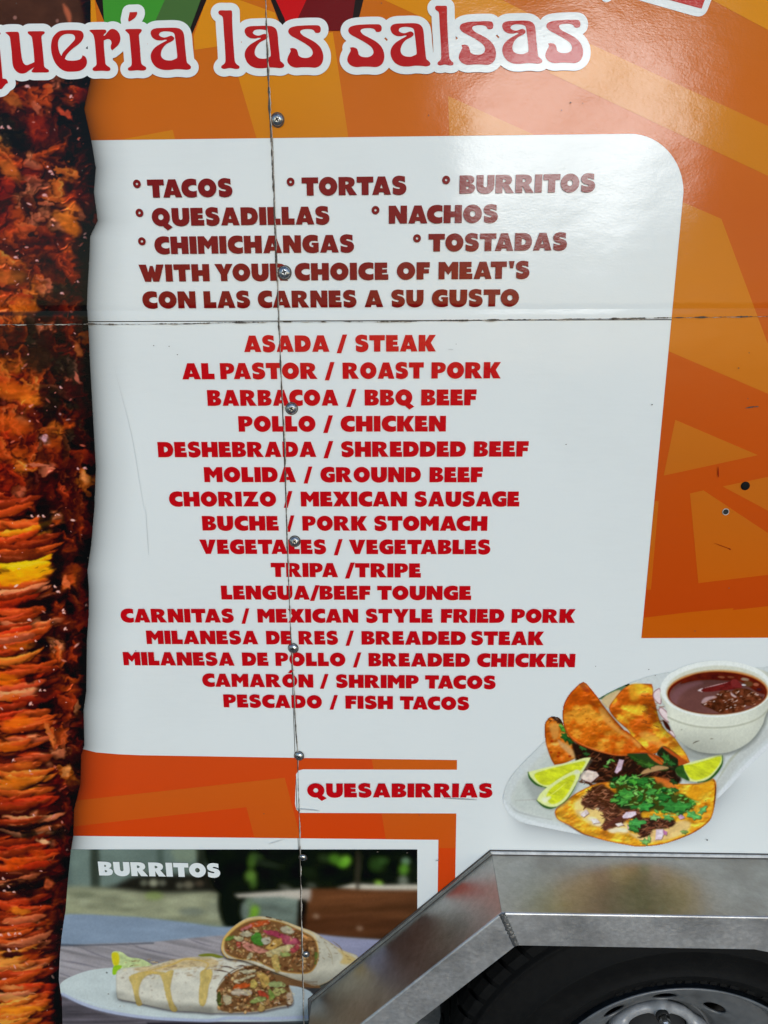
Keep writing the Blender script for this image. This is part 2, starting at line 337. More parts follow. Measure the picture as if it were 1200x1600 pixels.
b2 = [
 ([('ASADA',382,515),('/',526,543),('STEAK',555,681)], ((382,550),(681,549))),
 ([('AL',285.5,336),('PASTOR',345,496.5),('/',507.5,523.5),('ROAST',535.6,662),('PORK',674,782)], ((285,592.6),(782,591))),
 ([('BARBACOA',325,529),('/',541,557.4),('BBQ',570,645),('BEEF',658,744)], ((325,634),(744,633.2))),
 ([('POLLO',373.5,493.5),('/',505,521),('CHICKEN',532.5,696.5)], ((374,674.3),(696,674))),
 ([('DESHEBRADA',248,494.6),('/',505.5,521.5),('SHREDDED',533,727.5),('BEEF',740,825)], ((248,714.2),(825,713.2))),
 ([('MOLIDA',320,463),('/',474.5,489),('GROUND',501,657.5),('BEEF',671,753.7)], ((320,753),(753,753.3))),
 ([('CHORIZO',265.4,432.2),('/',443.5,458),('MEXICAN',470.5,636),('SAUSAGE',647.5,811)], ((265,791),(811,791))),
 ([('BUCHE',317,436),('/',447.5,461),('PORK',473,574),('STOMACH',584.5,761)], ((317,828.5),(761,829))),
 ([('VEGETALES',313,510),('/',521.5,536),('VEGETABLES',545.5,765.7)], ((313,865),(765,865.6))),
 ([('TRIPA',424,528.5),('/TRIPE',539,657.5)], ((424,901),(657,902))),
 ([('LENGUA/BEEF',346.5,579),('TOUNGE',589.5,736)], ((346,936.2),(736,937))),
 ([('CARNITAS',190,366),('/',377.5,391),('MEXICAN',403,560),('STYLE',571.5,676),('FRIED',689,787.5),('PORK',799,898)], ((190,972),(898,972.8))),
 ([('MILANESA',230,404),('DE',416.5,456),('RES',467,528.5),('/',540,553.5),('BREADED',565,727.5),('STEAK',735.5,849)], ((230,1005.7),(849,1007.5))),
 ([('MILANESA',194,367),('DE',379,420),('POLLO',431,540),('/',551.5,565),('BREADED',576,734),('CHICKEN',745,897.7)], ((194,1038.8),(898,1042))),
 ([('CAMARÓN',317,490),('/',500,514),('SHRIMP',525,654),('TACOS',664,774)], ((317,1072.2),(774,1076))),
 ([('PESCADO',350,503.5),('/',515,528.5),('FISH',540,614),('TACOS',625,732.7)], ((350,1104.4),(733,1108.8)))]
for ws, bs in b2:
    line(ws, bs, H2, M['red'], 'bright red menu lettering reading ' + ' '.join(t for t, *_ in ws))
line([('QUESABIRRIAS', 480.5, 769)], ((480,1245),(769,1245.3)), capm(1245, 21.6), M['red'], 'red lettering reading QUESABIRRIAS beside the taco picture', name='picture_title')
line([('BURRITOS', 156, 345)], ((156,1366.3),(345,1369.6)), capm(1368, 21.8), M['white'], 'white lettering reading BURRITOS over the burrito photograph', layer=12, name='picture_title')

# ------------------------------------------------------------------ header: curly lowercase name with white outline
def zz(ox, oy, s, pts): return [(ox + p[0]/s, oy + p[1]/s, *p[2:]) for p in pts]
h_u = zz(0,0,7.5,[(73,388),(95,381),(130,378),(190,378),(220,382),(232,402),(242,500),(255,620),(268,700),(288,750),(322,768),(370,752),(411,733,1),(405,640),(395,540),(382,450),(368,425),(340,402),(333,382),(350,373),(430,372),(510,372),(532,381),(525,402),(502,418),(494,445),(505,560),(518,700),(527,782),(545,804),(575,822),(582,843),(560,854),(480,855),(400,855),(378,843),(388,822),(412,790,1),(350,832),(310,858),(270,868),(225,858),(185,825),(162,780),(152,720),(145,620),(132,500),(122,440),(100,412)])
h_e = zz(0,0,7.5,[(760,361),(860,358),(945,365),(980,392),(986,435),(965,485),(920,530),(860,575),(810,622),(780,662),(766,696,1),(800,712),(850,717),(910,712),(950,697),(968,675),(972,654,1),(1000,665),(1020,695),(1026,740),(1010,785),(975,818),(930,838),(850,845),(790,843),(730,820),(670,765),(630,690),(608,600),(607,520),(625,450),(665,398),(710,370)])
h_eh = zz(0,0,7.5,[(727,662,1),(745,622),(790,572),(840,520),(880,475),(886,440),(865,412),(820,403),(760,410),(715,440),(690,490),(690,560),(705,618)])
h_r = zz(140,0,6.667,[(5,327),(20,316),(90,314),(165,314),(180,327),(176,347),(158,362),(150,378,1),(168,372),(192,340),(222,312),(258,308),(296,330),(321,372),(325,420),(310,465),(280,498),(240,530,1),(227,510),(227,480),(234,455),(225,425),(195,412),(154,427,1),(156,500),(165,600),(172,668),(190,690),(218,710),(220,735),(195,745),(130,742),(60,745),(38,735),(42,712),(70,690),(78,665),(70,560),(60,440),(48,380),(33,353)])
h_i = zz(140,0,6.667,[(377,322),(390,310),(460,307),(535,308),(549,320),(540,342),(523,360),(520,385),(530,500),(540,640),(548,672),(570,690),(593,706),(590,730),(560,740),(500,737),(440,742),(410,737),(405,715),(430,698),(443,672),(440,600),(430,480),(418,370),(400,345)])
h_ac = zz(140,0,6.667,[(423,133,1),(500,130,1),(500,152),(480,188),(445,215),(414,232,1),(407,212),(413,180)])
h_a = zz(140,0,6.667,[(640,350),(655,317),(700,300),(780,296),(880,294),(940,304),(978,338),(992,400),(998,480),(1010,590),(1019,655),(1040,675),(1059,697),(1055,720),(1020,732),(960,727),(900,726),(830,734),(760,730),(700,705),(660,660),(641,600),(652,545),(690,497),(750,458),(800,432),(814,421,1),(790,419),(750,427),(700,422),(658,395)])
h_ah = zz(140,0,6.667,[(728,366),(745,386),(790,396),(850,378),(880,392),(884,415),(860,437),(805,465),(765,510),(748,560),(755,600),(790,628),(850,635),(890,622),(916,603),(908,500),(895,400),(885,355),(850,337),(790,332),(745,342)])
h_s = zz(320,0,5.714,[(747,290),(760,257),(810,239),(890,232),(970,230),(1018,233),(1036,255),(1034,285),(1018,298),(990,297),(975,277),(950,266),(900,265),(862,275),(855,295),(880,323),(930,350),(990,385),(1035,430),(1058,490),(1055,550),(1030,590),(990,608),(930,605),(870,605),(810,608),(765,590),(740,555),(742,520),(755,490),(768,460),(762,437,1),(790,433),(820,445),(832,470),(840,500),(870,518),(920,520),(955,502),(965,470),(945,430),(890,390),(820,350),(770,322)])
h_l = zz(320,0,5.714,[(124,112),(140,98),(190,98),(235,98),(246,108),(248,200),(255,350),(265,480),(272,552),(290,580),(312,596),(308,615),(280,620),(225,612),(175,620),(150,608),(155,590),(178,572),(187,545),(182,420),(172,280),(165,168),(155,148),(130,132)])
h_q1 = zz(0,0,7.5,[(-90,380,1),(8,384,1),(15,400),(5,413),(-90,420,1)])
h_q2 = zz(0,0,7.5,[(-90,500,1),(-4,500,1),(12,620,1),(26,770,1),(39,925,1),(75,930),(95,950),(103,980,1),(80,988),(55,1015),(30,1045),(0,1052),(-90,1052,1)])
def fit(pts, ref, box):
    r = np.array([p[:2] for p in ref]); x0, y0 = r.min(0); x1, y1 = r.max(0); X0, X1, Y0, Y1 = box
    return [(X0 + (p[0]-x0)*(X1-X0)/(x1-x0), Y0 + (p[1]-y0)*(Y1-Y0)/(y1-y0), *p[2:]) for p in pts]
letters = [([h_q1, h_q2], []), ([h_u], []), ([h_e], [h_eh]), ([h_r], []), ([h_i, h_ac], []), ([h_a], [h_ah]), ([h_l], []), ([h_s], [])]
for bx in ((382.6,444.3,41,107.5), (610,672,37,104.7), (784.3,846.6,33,100.6)):
    letters.append(([fit(h_a, h_a, bx)], [fit(h_ah, h_a, bx)]))
for bx in ((543,600.3,38.7,105.5), (716.9,774.4,34,102), (852,910.3,31.8,99.3)):
    letters.append(([fit(h_s, h_s, bx)], []))
letters.append(([fit(h_l, h_l, (679.7,708.2,10,103))], []))
logo = empty('truck_name', parent=truck); logo['label'] = 'curly red truck name in a thick white outline'
STEP = .8; gx = np.arange(-60, 960, STEP); gy = np.arange(-40, 190, STEP); S = np.full((len(gy), len(gx)), 99.0)
for outs, hs in letters:
    lo = [smooth(p, 5) for p in outs]; ho = [smooth(p, 5) for p in hs]
    decal('letter', lo, M['header_red'], 10, logo, holes=ho)
    pts = np.array(sum(lo, [])); a = pts.min(0) - 16; b = pts.max(0) + 16
    ix = np.where((gx > a[0]) & (gx < b[0]))[0]; iy = np.where((gy > a[1]) & (gy < b[1]))[0]
    if not len(ix) or not len(iy): continue
    XX, YY = np.meshgrid(gx[ix], gy[iy]); fx, fy = XX.ravel(), YY.ravel(); d = np.full(len(fx), 99.0); ins = np.zeros(len(fx), bool)
    for lp in lo:
        A = np.array(lp); B = np.roll(A, -1, 0); ins |= inside(lp, fx, fy)
        for (x0, y0), (x1, y1) in zip(A, B):
            ex, ey = x1-x0, y1-y0; L2 = ex*ex + ey*ey + 1e-9
            t = np.clip(((fx-x0)*ex + (fy-y0)*ey)/L2, 0, 1); d = np.minimum(d, np.hypot(fx-x0-t*ex, fy-y0-t*ey))
    d[ins] = -1
    sub = S[iy[0]:iy[-1]+1, ix[0]:ix[-1]+1]; np.minimum(sub, d.reshape(XX.shape), out=sub)
def march(S, gx, gy, name, mat, layer, parent):
    V, Ff, idx = [], [], {}
    def vid(k, x, y):
        if k not in idx: idx[k] = len(V); V.append((x, y))
        return idx[k]
    ny, nx = S.shape; neg = S < 0
    full = neg[:-1,:-1] & neg[1:,:-1] & neg[:-1,1:] & neg[1:,1:]; anyn = neg[:-1,:-1] | neg[1:,:-1] | neg[:-1,1:] | neg[1:,1:]
    for j in range(ny-1):                      # interior cells merged into row strips
        i = 0; row = full[j]
        while i < nx-1:
            if row[i]:
                k = i
                while k < nx-1 and row[k]: k += 1
                loop = [vid((m, j), gx[m], gy[j]) for m in range(i, k+1)] + [vid((m, j+1), gx[m], gy[j+1]) for m in range(k, i-1, -1)]
                Ff.append(loop); i = k
            else: i += 1
    for j, i in zip(*np.where(anyn & ~full)):
        cs = [(i, j), (i+1, j), (i+1, j+1), (i, j+1)]; poly = []
        for m in range(4):
            (a, b), (c, d_) = cs[m], cs[(m+1) % 4]; s0, s1 = S[b, a], S[d_, c]
            if s0 < 0: poly.append(vid((a, b), gx[a], gy[b]))
            if (s0 < 0) != (s1 < 0):
                t = s0/(s0-s1); key = tuple(sorted([(a, b), (c, d_)])); poly.append(vid(key, gx[a]+(gx[c]-gx[a])*t, gy[b]+(gy[d_]-gy[b])*t))
        if len(poly) > 2: Ff.append(poly)
    V = np.array(V); X, Z = P(V[:, 0], V[:, 1])
    return mesh(name, [(a, -.00018*layer, b) for a, b in zip(X, Z)], [f[::-1] for f in Ff], mat, parent)
march(S - 11.9, gx, gy, 'letter_outline', M['white'], 8, logo)

# ------------------------------------------------------------------ flat print: orange field, rays, peppers
MEDGE = [(142,100),(142,125),(132,170),(143,220),(150,262),(147,300),(153,345),(141,370),(140,400),(137,450),(136,480),(139,520),(141,570),(145,640),(150,730),(148,790),(143,850),(137,890),(139,920),(139,960),(136,1000),(135,1080),(131,1110),(132,1165),(127,1180),(126,1225),(116,1265),(115,1305),(111,1330),(106,1380),(103,1420),(97,1460),(94,1490),(92,1530),(97,1560),(98,1600),(98,1680)]
arc = [(985 + 83*math.sin(t), 209 + 91 - 91*math.cos(t) + 0) for t in np.linspace(0, math.pi/2, 16)]
FIELD = [(-70,-90),(1330,-90),(1330,995),(1002,997),(1004,975)] + arc[::-1] + [(985,209),(160,219),(-70,222)]
FIELD = [(-70,-90),(1900,-90),(1900,994),(1002,997)] + arc[::-1] + [(160,219),(-70,222)]
fld = decal('orange_field', [FIELD], M['orange'], 1, truck)
rays = [[(340,-90),(322,0),(303,56),(304,78),(339,73),(440,60),(430,20),(374,0),(330,-20),(360,-90)], [(372,119),(380,90),(520,50),(548,240),(408,240)], [(190,226),(190,218),(270,203),(276,226)],
 [(700,150),(703,240),(900,240)], [(820,60),(925,70),(1200,197),(1340,260),(1340,341),(1200,275),(860,115)],
 [(560,-40),(720,-40),(784,0),(860,38),(700,50),(648,22),(600,0)], [(1020,-90),(1112,0),(1200,47),(1330,110),(1330,-90)],
 [(1030,300),(1127,342),(1199,536),(1330,600),(1330,671),(1045,549),(1020,540)],
 [(1055,656),(1184,711),(1037,743)], [(1129,760),(1200,745),(1330,716),(1330,858),(1200,798)],
 [(1078,771),(1099,766),(1200,833),(1330,915),(1330,883),(1200,898),(1091,911)],
 [(1000,784),(1029,783),(1017,921),(1000,922)], [(990,967),(1006,965),(1080,956),(1146,950),(1145,953),(1200,947),(1330,940),(1330,1010),(990,1010)],
 [(120,0),(148,0),(152,40),(135,40)]]
for r in rays: decal('ray', [r], M['amber'], 2, fld, clip=FIELD)
BAND = [(-70,1160),(110,1166),(128,1170)] + [(150,1175.5),(185,1178.5),(220,1180),(460,1184),(714,1187.5),(714,1202.5),(474,1202)] + \
       [(466,1204),(462.5,1210),(461,1256),(463,1265),(469,1270)] + [(713,1271),(711,1390),(708,1460),(683,1460),(685,1312),(400,1309),(-70,1304)]
band = decal('orange_band', [BAND], M['orange'], 1, truck)
for r in [[(60,1257),(445,1215),(474,1325),(402,1325),(385,1261),(60,1297)], [(580,1180),(730,1180),(730,1203.5),(584,1203.5)], [(596,1268),(730,1268),(730,1325),(605,1325)]]:
    decal('ray', [r], M['amber'], 2, band, clip=BAND)
pep = empty('pepper_drawing', parent=truck); pep['label'] = 'green and red peppers printed above the truck name'
decal('outline', [[(148,-60),(340,-60),(323,0),(301,52),(296,60),(170,60),(164,36),(149,0)]], M['black'], 3, pep)
decal('green_field', [[(157,-60),(331,-60),(314,0),(297,46),(290,55),(176,55),(163,34)]], M['green'], 4, pep)
decal('green_facet', [[(276,-40),(325,-50),(314,0),(297,46),(240,46),(243,33)]], M['dark_green'], 5, pep)
decal('outline', [[(400,-60),(590,-60),(568,0),(561,28),(549,47),(536,48.2),(500,48.2),(441,48.2),(438,38),(423,0)]], M['black'], 3, pep)
decal('red_field', [[(410,-60),(570,-60),(555,0),(551,28),(540,48.2),(500,48.2),(449,48.2),(445,30),(431,0)]], M['bright_red'], 4, pep)
decal('red_facet', [[(500,-60),(570,-60),(555,0),(551,28),(540,48.4),(460,48.4),(466,28),(479,0)]], M['dark_red'], 5, pep)
sign = empty('red_banner', parent=truck); sign['label'] = 'corner of a red banner with white border at the top edge'
decal('border', [smooth([(970,-60,1),(996,0,1),(1080,24,1),(1092,26),(1101,22),(1106,14,1),(1112,-2,1),(1140,-60,1)], 4)], M['white'], 3, sign)
decal('banner_field', [[(1000,-60),(1044,0),(1096,14),(1101,0),(1120,-60)]], M['dark_red' if 0 else 'header_red'], 4, sign)
decal('border', [smooth([(938,-8),(941,1),(947,3.5),(954,1),(958,-8)], 4)], M['white'], 3, sign)
# ------------------------------------------------------------------ ink painter: printed pictures as fine colour meshes
def lattice(seed, n=256): return np.random.RandomState(seed).rand(n, n)
def vnoise(x, y, seed):
    L = lattice(seed); xi = np.floor(x).astype(int); yi = np.floor(y).astype(int); fx = x-xi; fy = y-yi
    fx = fx*fx*(3-2*fx); fy = fy*fy*(3-2*fy); a = L[yi % 256, xi % 256]; b = L[yi % 256, (xi+1) % 256]; c = L[(yi+1) % 256, xi % 256]; d = L[(yi+1) % 256, (xi+1) % 256]
    return (a*(1-fx)+b*fx)*(1-fy) + (c*(1-fx)+d*fx)*fy
def fbm(x, y, sx, sy, seed, octv=4, gain=.55):
    t = 0; a = 1; s = 0
    for o in range(octv): t = t + a*vnoise(x/sx*2**o + 17.3*o, y/sy*2**o + 5.1*o, seed+o); s += a; a *= gain
    return t/s
def sst(a, b, x): t = np.clip((x-a)/(b-a), 0, 1); return t*t*(3-2*t)
class Cv:
    def __init__(s, x0, y0, x1, y1, step=1.0):
        s.xs = np.arange(x0, x1+.01, step); s.ys = np.arange(y0, y1+.01, step); s.X, s.Y = np.meshgrid(s.xs, s.ys); s.st = step
        s.rgb = np.zeros(s.X.shape + (3,)); s.id = np.zeros(s.X.shape, int); s.a = np.ones(s.X.shape)
    def win(s, x0, y0, x1, y1):
        i0 = int(max(np.searchsorted(s.xs, x0)-1, 0)); i1 = int(min(np.searchsorted(s.xs, x1)+1, len(s.xs)))
        j0 = int(max(np.searchsorted(s.ys, y0)-1, 0)); j1 = int(min(np.searchsorted(s.ys, y1)+1, len(s.ys)))
        return (slice(j0, j1), slice(i0, i1)) if i1 > i0 and j1 > j0 else None
    def sd(s, poly, pad):
        A = np.array([p[:2] for p in poly], float); lo = A.min(0)-pad; hi = A.max(0)+pad; w = s.win(lo[0], lo[1], hi[0], hi[1])
        if w is None: return None, None
        X = s.X[w]; Y = s.Y[w]; fx, fy = X.ravel(), Y.ravel(); d = np.full(len(fx), 1e9); B = np.roll(A, -1, 0)
        for (x0, y0), (x1, y1) in zip(A, B):
            ex, ey = x1-x0, y1-y0; t = np.clip(((fx-x0)*ex+(fy-y0)*ey)/(ex*ex+ey*ey+1e-9), 0, 1); d = np.minimum(d, (fx-x0-t*ex)**2 + (fy-y0-t*ey)**2)
        d = np.sqrt(d); d[inside(A, fx, fy)] *= -1
        return w, d.reshape(X.shape)
    def put(s, w, m, col, idn=None):
        if callable(col): col = col(s.X[w], s.Y[w])
        col = np.asarray(col, float); s.rgb[w] = s.rgb[w]*(1-m[..., None]) + col*m[..., None]
        if idn is not None: v = s.id[w]; v[m > .5] = idn
    def poly(s, pts, col, soft=.6, op=1.0, idn=None, rim=None, k=4, jag=0):
        """fill; rim = (width, colour, strength) darkens / tints a border band"""
        P_ = smooth(pts, k) if k > 1 else pts
        w, d = s.sd(P_, soft*2+1)
        if w is None: return
        if jag: d = d + (fbm(s.X[w], s.Y[w], jag*2.2, jag*1.8, 611, 2)-.5)*2*jag
        m = sst(soft, -soft, d)*op
        s.put(w, m, col, idn)
        if rim: s.put(w, m*sst(-rim[0], 0, d)*rim[2], rim[1])
    def blob(s, cx, cy, rx, ry, ang, col, soft=.4, op=1.0):
        R = max(rx, ry)*1.5+2; w = s.win(cx-R, cy-R, cx+R, cy+R)
        if w is None: return
        x = s.X[w]-cx; y = s.Y[w]-cy; c, n = math.cos(ang), math.sin(ang); u = (x*c+y*n)/rx; v = (-x*n+y*c)/ry
        s.put(w, sst(1+soft, 1-soft, np.hypot(u, v))*op, col)
    def stroke(s, pts, wd, col, op=1.0, soft=.6, taper=True, k=4):
        Q = np.array(smooth([(*p[:2],) for p in pts], k, closed=False)) if len(pts) > 2 else np.array([p[:2] for p in pts], float)
        lo = Q.min(0)-wd-2; hi = Q.max(0)+wd+2; w = s.win(lo[0], lo[1], hi[0], hi[1])
        if w is None: return
        X = s.X[w]; Y = s.Y[w]; best = np.full(X.shape, 1e9); n = len(Q)-1
        for i in range(n):
            (x0, y0), (x1, y1) = Q[i], Q[i+1]; ex, ey = x1-x0, y1-y0; t = np.clip(((X-x0)*ex+(Y-y0)*ey)/(ex*ex+ey*ey+1e-9), 0, 1)
            ws = wd*(math.sin(math.pi*min(max((i+.5)/n, .12), .88)) if taper else 1); best = np.minimum(best, np.hypot(X-x0-t*ex, Y-y0-t*ey) - ws/2)
        s.put(w, sst(soft, -soft, best)*op, col)
    def light(s, pts, f, soft=8, k=4):
        """multiply brightness inside a soft region"""
        w, d = s.sd(smooth(pts, k) if k > 1 else pts, soft+1)
        if w is None: return
        m = sst(soft, -soft, d)[..., None]; s.rgb[w] = np.clip(s.rgb[w]*(1-m+m*f), 0, 255)
    def blur(s, sig, m=None):
        k = np.arange(-int(3*sig+1), int(3*sig+1)+1); g_ = np.exp(-k*k/(2*sig*sig)); g_ /= g_.sum(); r = len(k)//2; a = np.pad(s.rgb, ((r, r), (r, r), (0, 0)), 'edge')
        a = sum(w*a[i:i+s.rgb.shape[0]] for i, w in enumerate(g_)); a = sum(w*a[:, i:i+s.rgb.shape[1]] for i, w in enumerate(g_))
        s.rgb = a if m is None else s.rgb*(1-m[..., None]) + a*m[..., None]
    def build(s, parts, layer, mat, parent, keep=None, gain=None):
        """parts = {id: (name, label)}; one mesh per id, sharing the grid"""
        X, Z = P(s.X, s.Y); ny, nx = s.X.shape; K = np.ones((ny, nx), bool) if keep is None else keep
        jj, ii = np.meshgrid(np.arange(ny-1), np.arange(nx-1), indexing='ij'); quad = np.stack([jj*nx+ii, jj*nx+ii+1, (jj+1)*nx+ii+1, (jj+1)*nx+ii], -1).reshape(-1, 4)
        ok = (K[:-1, :-1] & K[1:, :-1] & K[:-1, 1:] & K[1:, 1:]).ravel(); fid = s.id[:-1, :-1].ravel()
        col = np.concatenate([alb(s.rgb.reshape(-1, 3), gain), s.a.reshape(-1, 1)], 1); res = {}
        for k, (nm, lb) in parts.items():
            q_ = quad[ok & (fid == k)]
            if not len(q_): continue
            u, inv = np.unique(q_, return_inverse=True); inv = inv.reshape(q_.shape)[:, ::-1]
            me = bpy.data.meshes.new(nm); co = np.stack([X.ravel()[u], np.full(len(u), -.00018*layer), Z.ravel()[u]], 1)
            me.vertices.add(len(u)); me.vertices.foreach_set('co', co.ravel().astype(np.float32))
            me.loops.add(inv.size); me.loops.foreach_set('vertex_index', inv.ravel().astype(np.int32))
            me.polygons.add(len(inv)); me.polygons.foreach_set('loop_start', np.arange(0, inv.size, 4, dtype=np.int32))
            me.update(calc_edges=True)
            a = me.color_attributes.new('ink', 'FLOAT_COLOR', 'POINT'); a.data.foreach_set('color', np.concatenate([col[u][:, :3], np.ones((len(u), 1))], 1).ravel().astype(np.float32))
            if (s.a < 1).any(): b = me.attributes.new('cover', 'FLOAT', 'POINT'); b.data.foreach_set('value', s.a.ravel()[u].astype(np.float32))
            me.materials.append(mat); o = bpy.data.objects.new(nm, me); C.objects.link(o); o.parent = parent
            if lb: o['label'] = lb
            res[k] = o
        return res

# ---- roast meat column
def edge_x(y): return np.interp(y, [p[1] for p in MEDGE], [p[0] for p in MEDGE])
meat = Cv(-14, -12, 166, 1612, 1.0)
PAL = dict(K=(26,16,11), D=(52,24,14), B=(86,38,18), R=(118,44,20), r=(150,46,22), O=(174,78,30), Y=(196,116,40), T=(176,112,72), G=(36,38,30), P=(68,34,28), W=(225,205,190), y=(236,184,20))
rows = """BBDDDDD BBDDDDD BBDDDDD DDDDDDD DRDDDDD YRDDKDD YBDBTKK RROODOr BDRBKKK GDRBKKK GGRRDKK YKDBOKD OOTODKD DDRDKYD rDTTYDB RTDRYOB ROBTDYD ROTBTYK OODRDRK BBRRROK YYBPRRD OPRBBRD RRYTGKD OrYDDRD OYPDRDD OBGTDRD BBGDDDY PBPPDRD YYOPGGD OrOBDTD ORYBGPD PRYBGGD OTRDDBD rORDYOG OORTOGD OOOBRDR rYRTBBK rRPDDDY RTBDBRK RROKDBB OBKKTBB OyOYKDR rRRRDRK OBORKDK yyyTKBB YOPPKOD RTPOKKR rRKKRKR ROTDRBR rrOBDKK RTKKTDD YOODORK RRRDBKD YrRKROD OTrKBRD rTDKPRG rOOBRPR ORTBOPD OrRDTPR RPRTPDD TOYPRYD YYYBDBD RRrrDBD DBTBDRD RKTYBDK RRGTBRD BrrORRD OOrTBDD BKDKRTD TKKKRRB rRrDRRB RRYRBRD ORTODRK OTBBRRD YDDRRDK YTORBDD ORRDKBD TOrrDOD YOOOKRR YORRDRR YORRDRR""".split()
# rows sit every 20 photo px; the first is y = 10
g = np.array([[PAL[c] for c in r] for r in rows[:81]], float)
X, Y = meat.X, meat.Y
wx = X + 11*(fbm(X, Y, 26, 22, 11, 3)-.5)*2 + 2.4*(fbm(X, Y, 9, 8, 21, 2)-.5)*2; wy = Y + 11*(fbm(X, Y, 24, 20, 31, 3)-.5)*2 + 2.4*(fbm(X, Y, 9, 8, 41, 2)-.5)*2
gxx = np.clip((wx-10)/20, 0, 5.999); gyy = np.clip((wy-10)/20, 0, len(g)-1.001); i0 = gxx.astype(int); j0 = gyy.astype(int)
fx = sst(.22, .78, gxx-i0)[..., None]; fy = sst(.22, .78, gyy-j0)[..., None]
base = (g[j0, i0]*(1-fx)+g[j0, i0+1]*fx)*(1-fy) + (g[j0+1, i0]*(1-fx)+g[j0+1, i0+1]*fx)*fy
flow = sst(700, 900, Y)*sst(105, 60, X)                       # lower left: layered slices seen edge-on
lx = X + 5*(fbm(X, Y, 30, 22, 141, 2)-.5)*2; ly = Y + .14*X*np.sin(Y/90) + 9*(fbm(X, Y, 60, 40, 151, 2)-.5)*2
n1 = .74*fbm(wx, wy, 26, 20, 51, 2, .5) + .26*fbm(wx, wy, 9, 7, 55, 2, .5); n2 = .78*fbm(lx*.30, ly, 15, 15, 61, 2, .5) + .22*fbm(lx*.5, ly, 10, 5, 65, 2, .5); n = n1*(1-flow) + n2*flow
rid = 1-np.abs(2*fbm(wx, wy, 25, 18, 71, 2)-1)*4.2; rid2 = 1-np.abs(2*fbm(lx*.35, ly, 20, 13, 81, 2)-1)*4.5
rid = np.clip(rid*(1-flow)+rid2*flow, 0, 1)
hgt = (n - .25*rid*n)*26; gy_, gx_ = np.gradient(hgt); sl = -.45*gx_ - .9*gy_
v = (.52 + .74*n)*(1-.52*rid**2)*np.clip(1 + .34*sl, .55, 1.6)
meat.rgb = base*v[..., None]
wet = sst(.85, 1.9, sl)*sst(.46, .62, fbm(X, Y, 34, 28, 161, 2)); meat.rgb += wet[..., None]*np.array((96, 62, 50))
warm = (fbm(X, Y, 40, 34, 95, 2)-.5); meat.rgb[..., 1] += meat.rgb[..., 0]*warm*.2
rs_ = np.random.RandomState(77)
def chunk(cx, cy, rx, ry, an, k, gloss, wp=3.1, op=.9):
    R = max(rx, ry)*1.5+3+wp; w_ = meat.win(cx-R, cy-R, cx+R, cy+R)
    if w_ is None: return
    c0 = base[int(np.clip(cy+12, 0, base.shape[0]-1)), int(np.clip(cx+14, 0, base.shape[1]-1))]; XX, YY = meat.X[w_], meat.Y[w_]
    x = XX-cx + wp*(fbm(XX, YY, 12, 9, 200+k, 3, .6)-.5)*2; y = YY-cy + wp*(fbm(XX, YY, 12, 9, 230+k, 3, .6)-.5)*2; y = y + .0035*(x**2)*(1 if rx > ry*2 else 0)
    c_, s1 = math.cos(an), math.sin(an); u = (x*c_+y*s1)/rx; v_ = (-x*s1+y*c_)/ry; d = np.hypot(u, v_); m = sst(1.06, .90, d)
    f = 1.10 - .42*v_ - .10*u + .22*(fbm(XX*.6, YY, 7, 4, 260+k, 2)-.5); col = c0*np.clip(f, .35, 1.7)[..., None]*rs_.uniform(.85, 1.2)
    hl = np.exp(-((v_+.55)/.20)**2)*sst(1.0, .6, np.abs(u))*gloss*sst(.40, .62, fbm(XX, YY, 11, 9, 290+k, 2)); col = col + hl[..., None]*np.array((74, 48, 34))
    shm = sst(1.30, .95, np.hypot((x*c_+y*s1-1)/rx, (-x*s1+y*c_-2.2)/ry)); meat.put(w_, shm*.55*op, np.array((26, 12, 7.)))
    meat.put(w_, m*op, np.clip(col, 4, 235))
yy = 118.0; kk = 0
while yy < 1612:                       # upper column and right edge: torn lumps; lower left: stacked slices
    low = float(sst(700, 860, np.array(yy)))
    for _ in range(3):
        kk += 1; x = rs_.uniform(-6, edge_x(yy)-6)
        if low > .5 and x < 88: chunk(rs_.uniform(5, 58), yy+rs_.uniform(-3, 3), rs_.uniform(30, 56), rs_.uniform(4.5, 8.5), rs_.normal(-.12, .07), kk % 23, rs_.uniform(.2, 1))
        else: chunk(x, yy+rs_.uniform(-4, 4), rs_.uniform(9, 24), rs_.uniform(3.5, 8.5), rs_.normal(.7 if yy < 420 else 1.3, .6), kk % 23, rs_.uniform(.2, 1.1), 10.5, .72)
    yy += 10.5
meat.blur(.7)
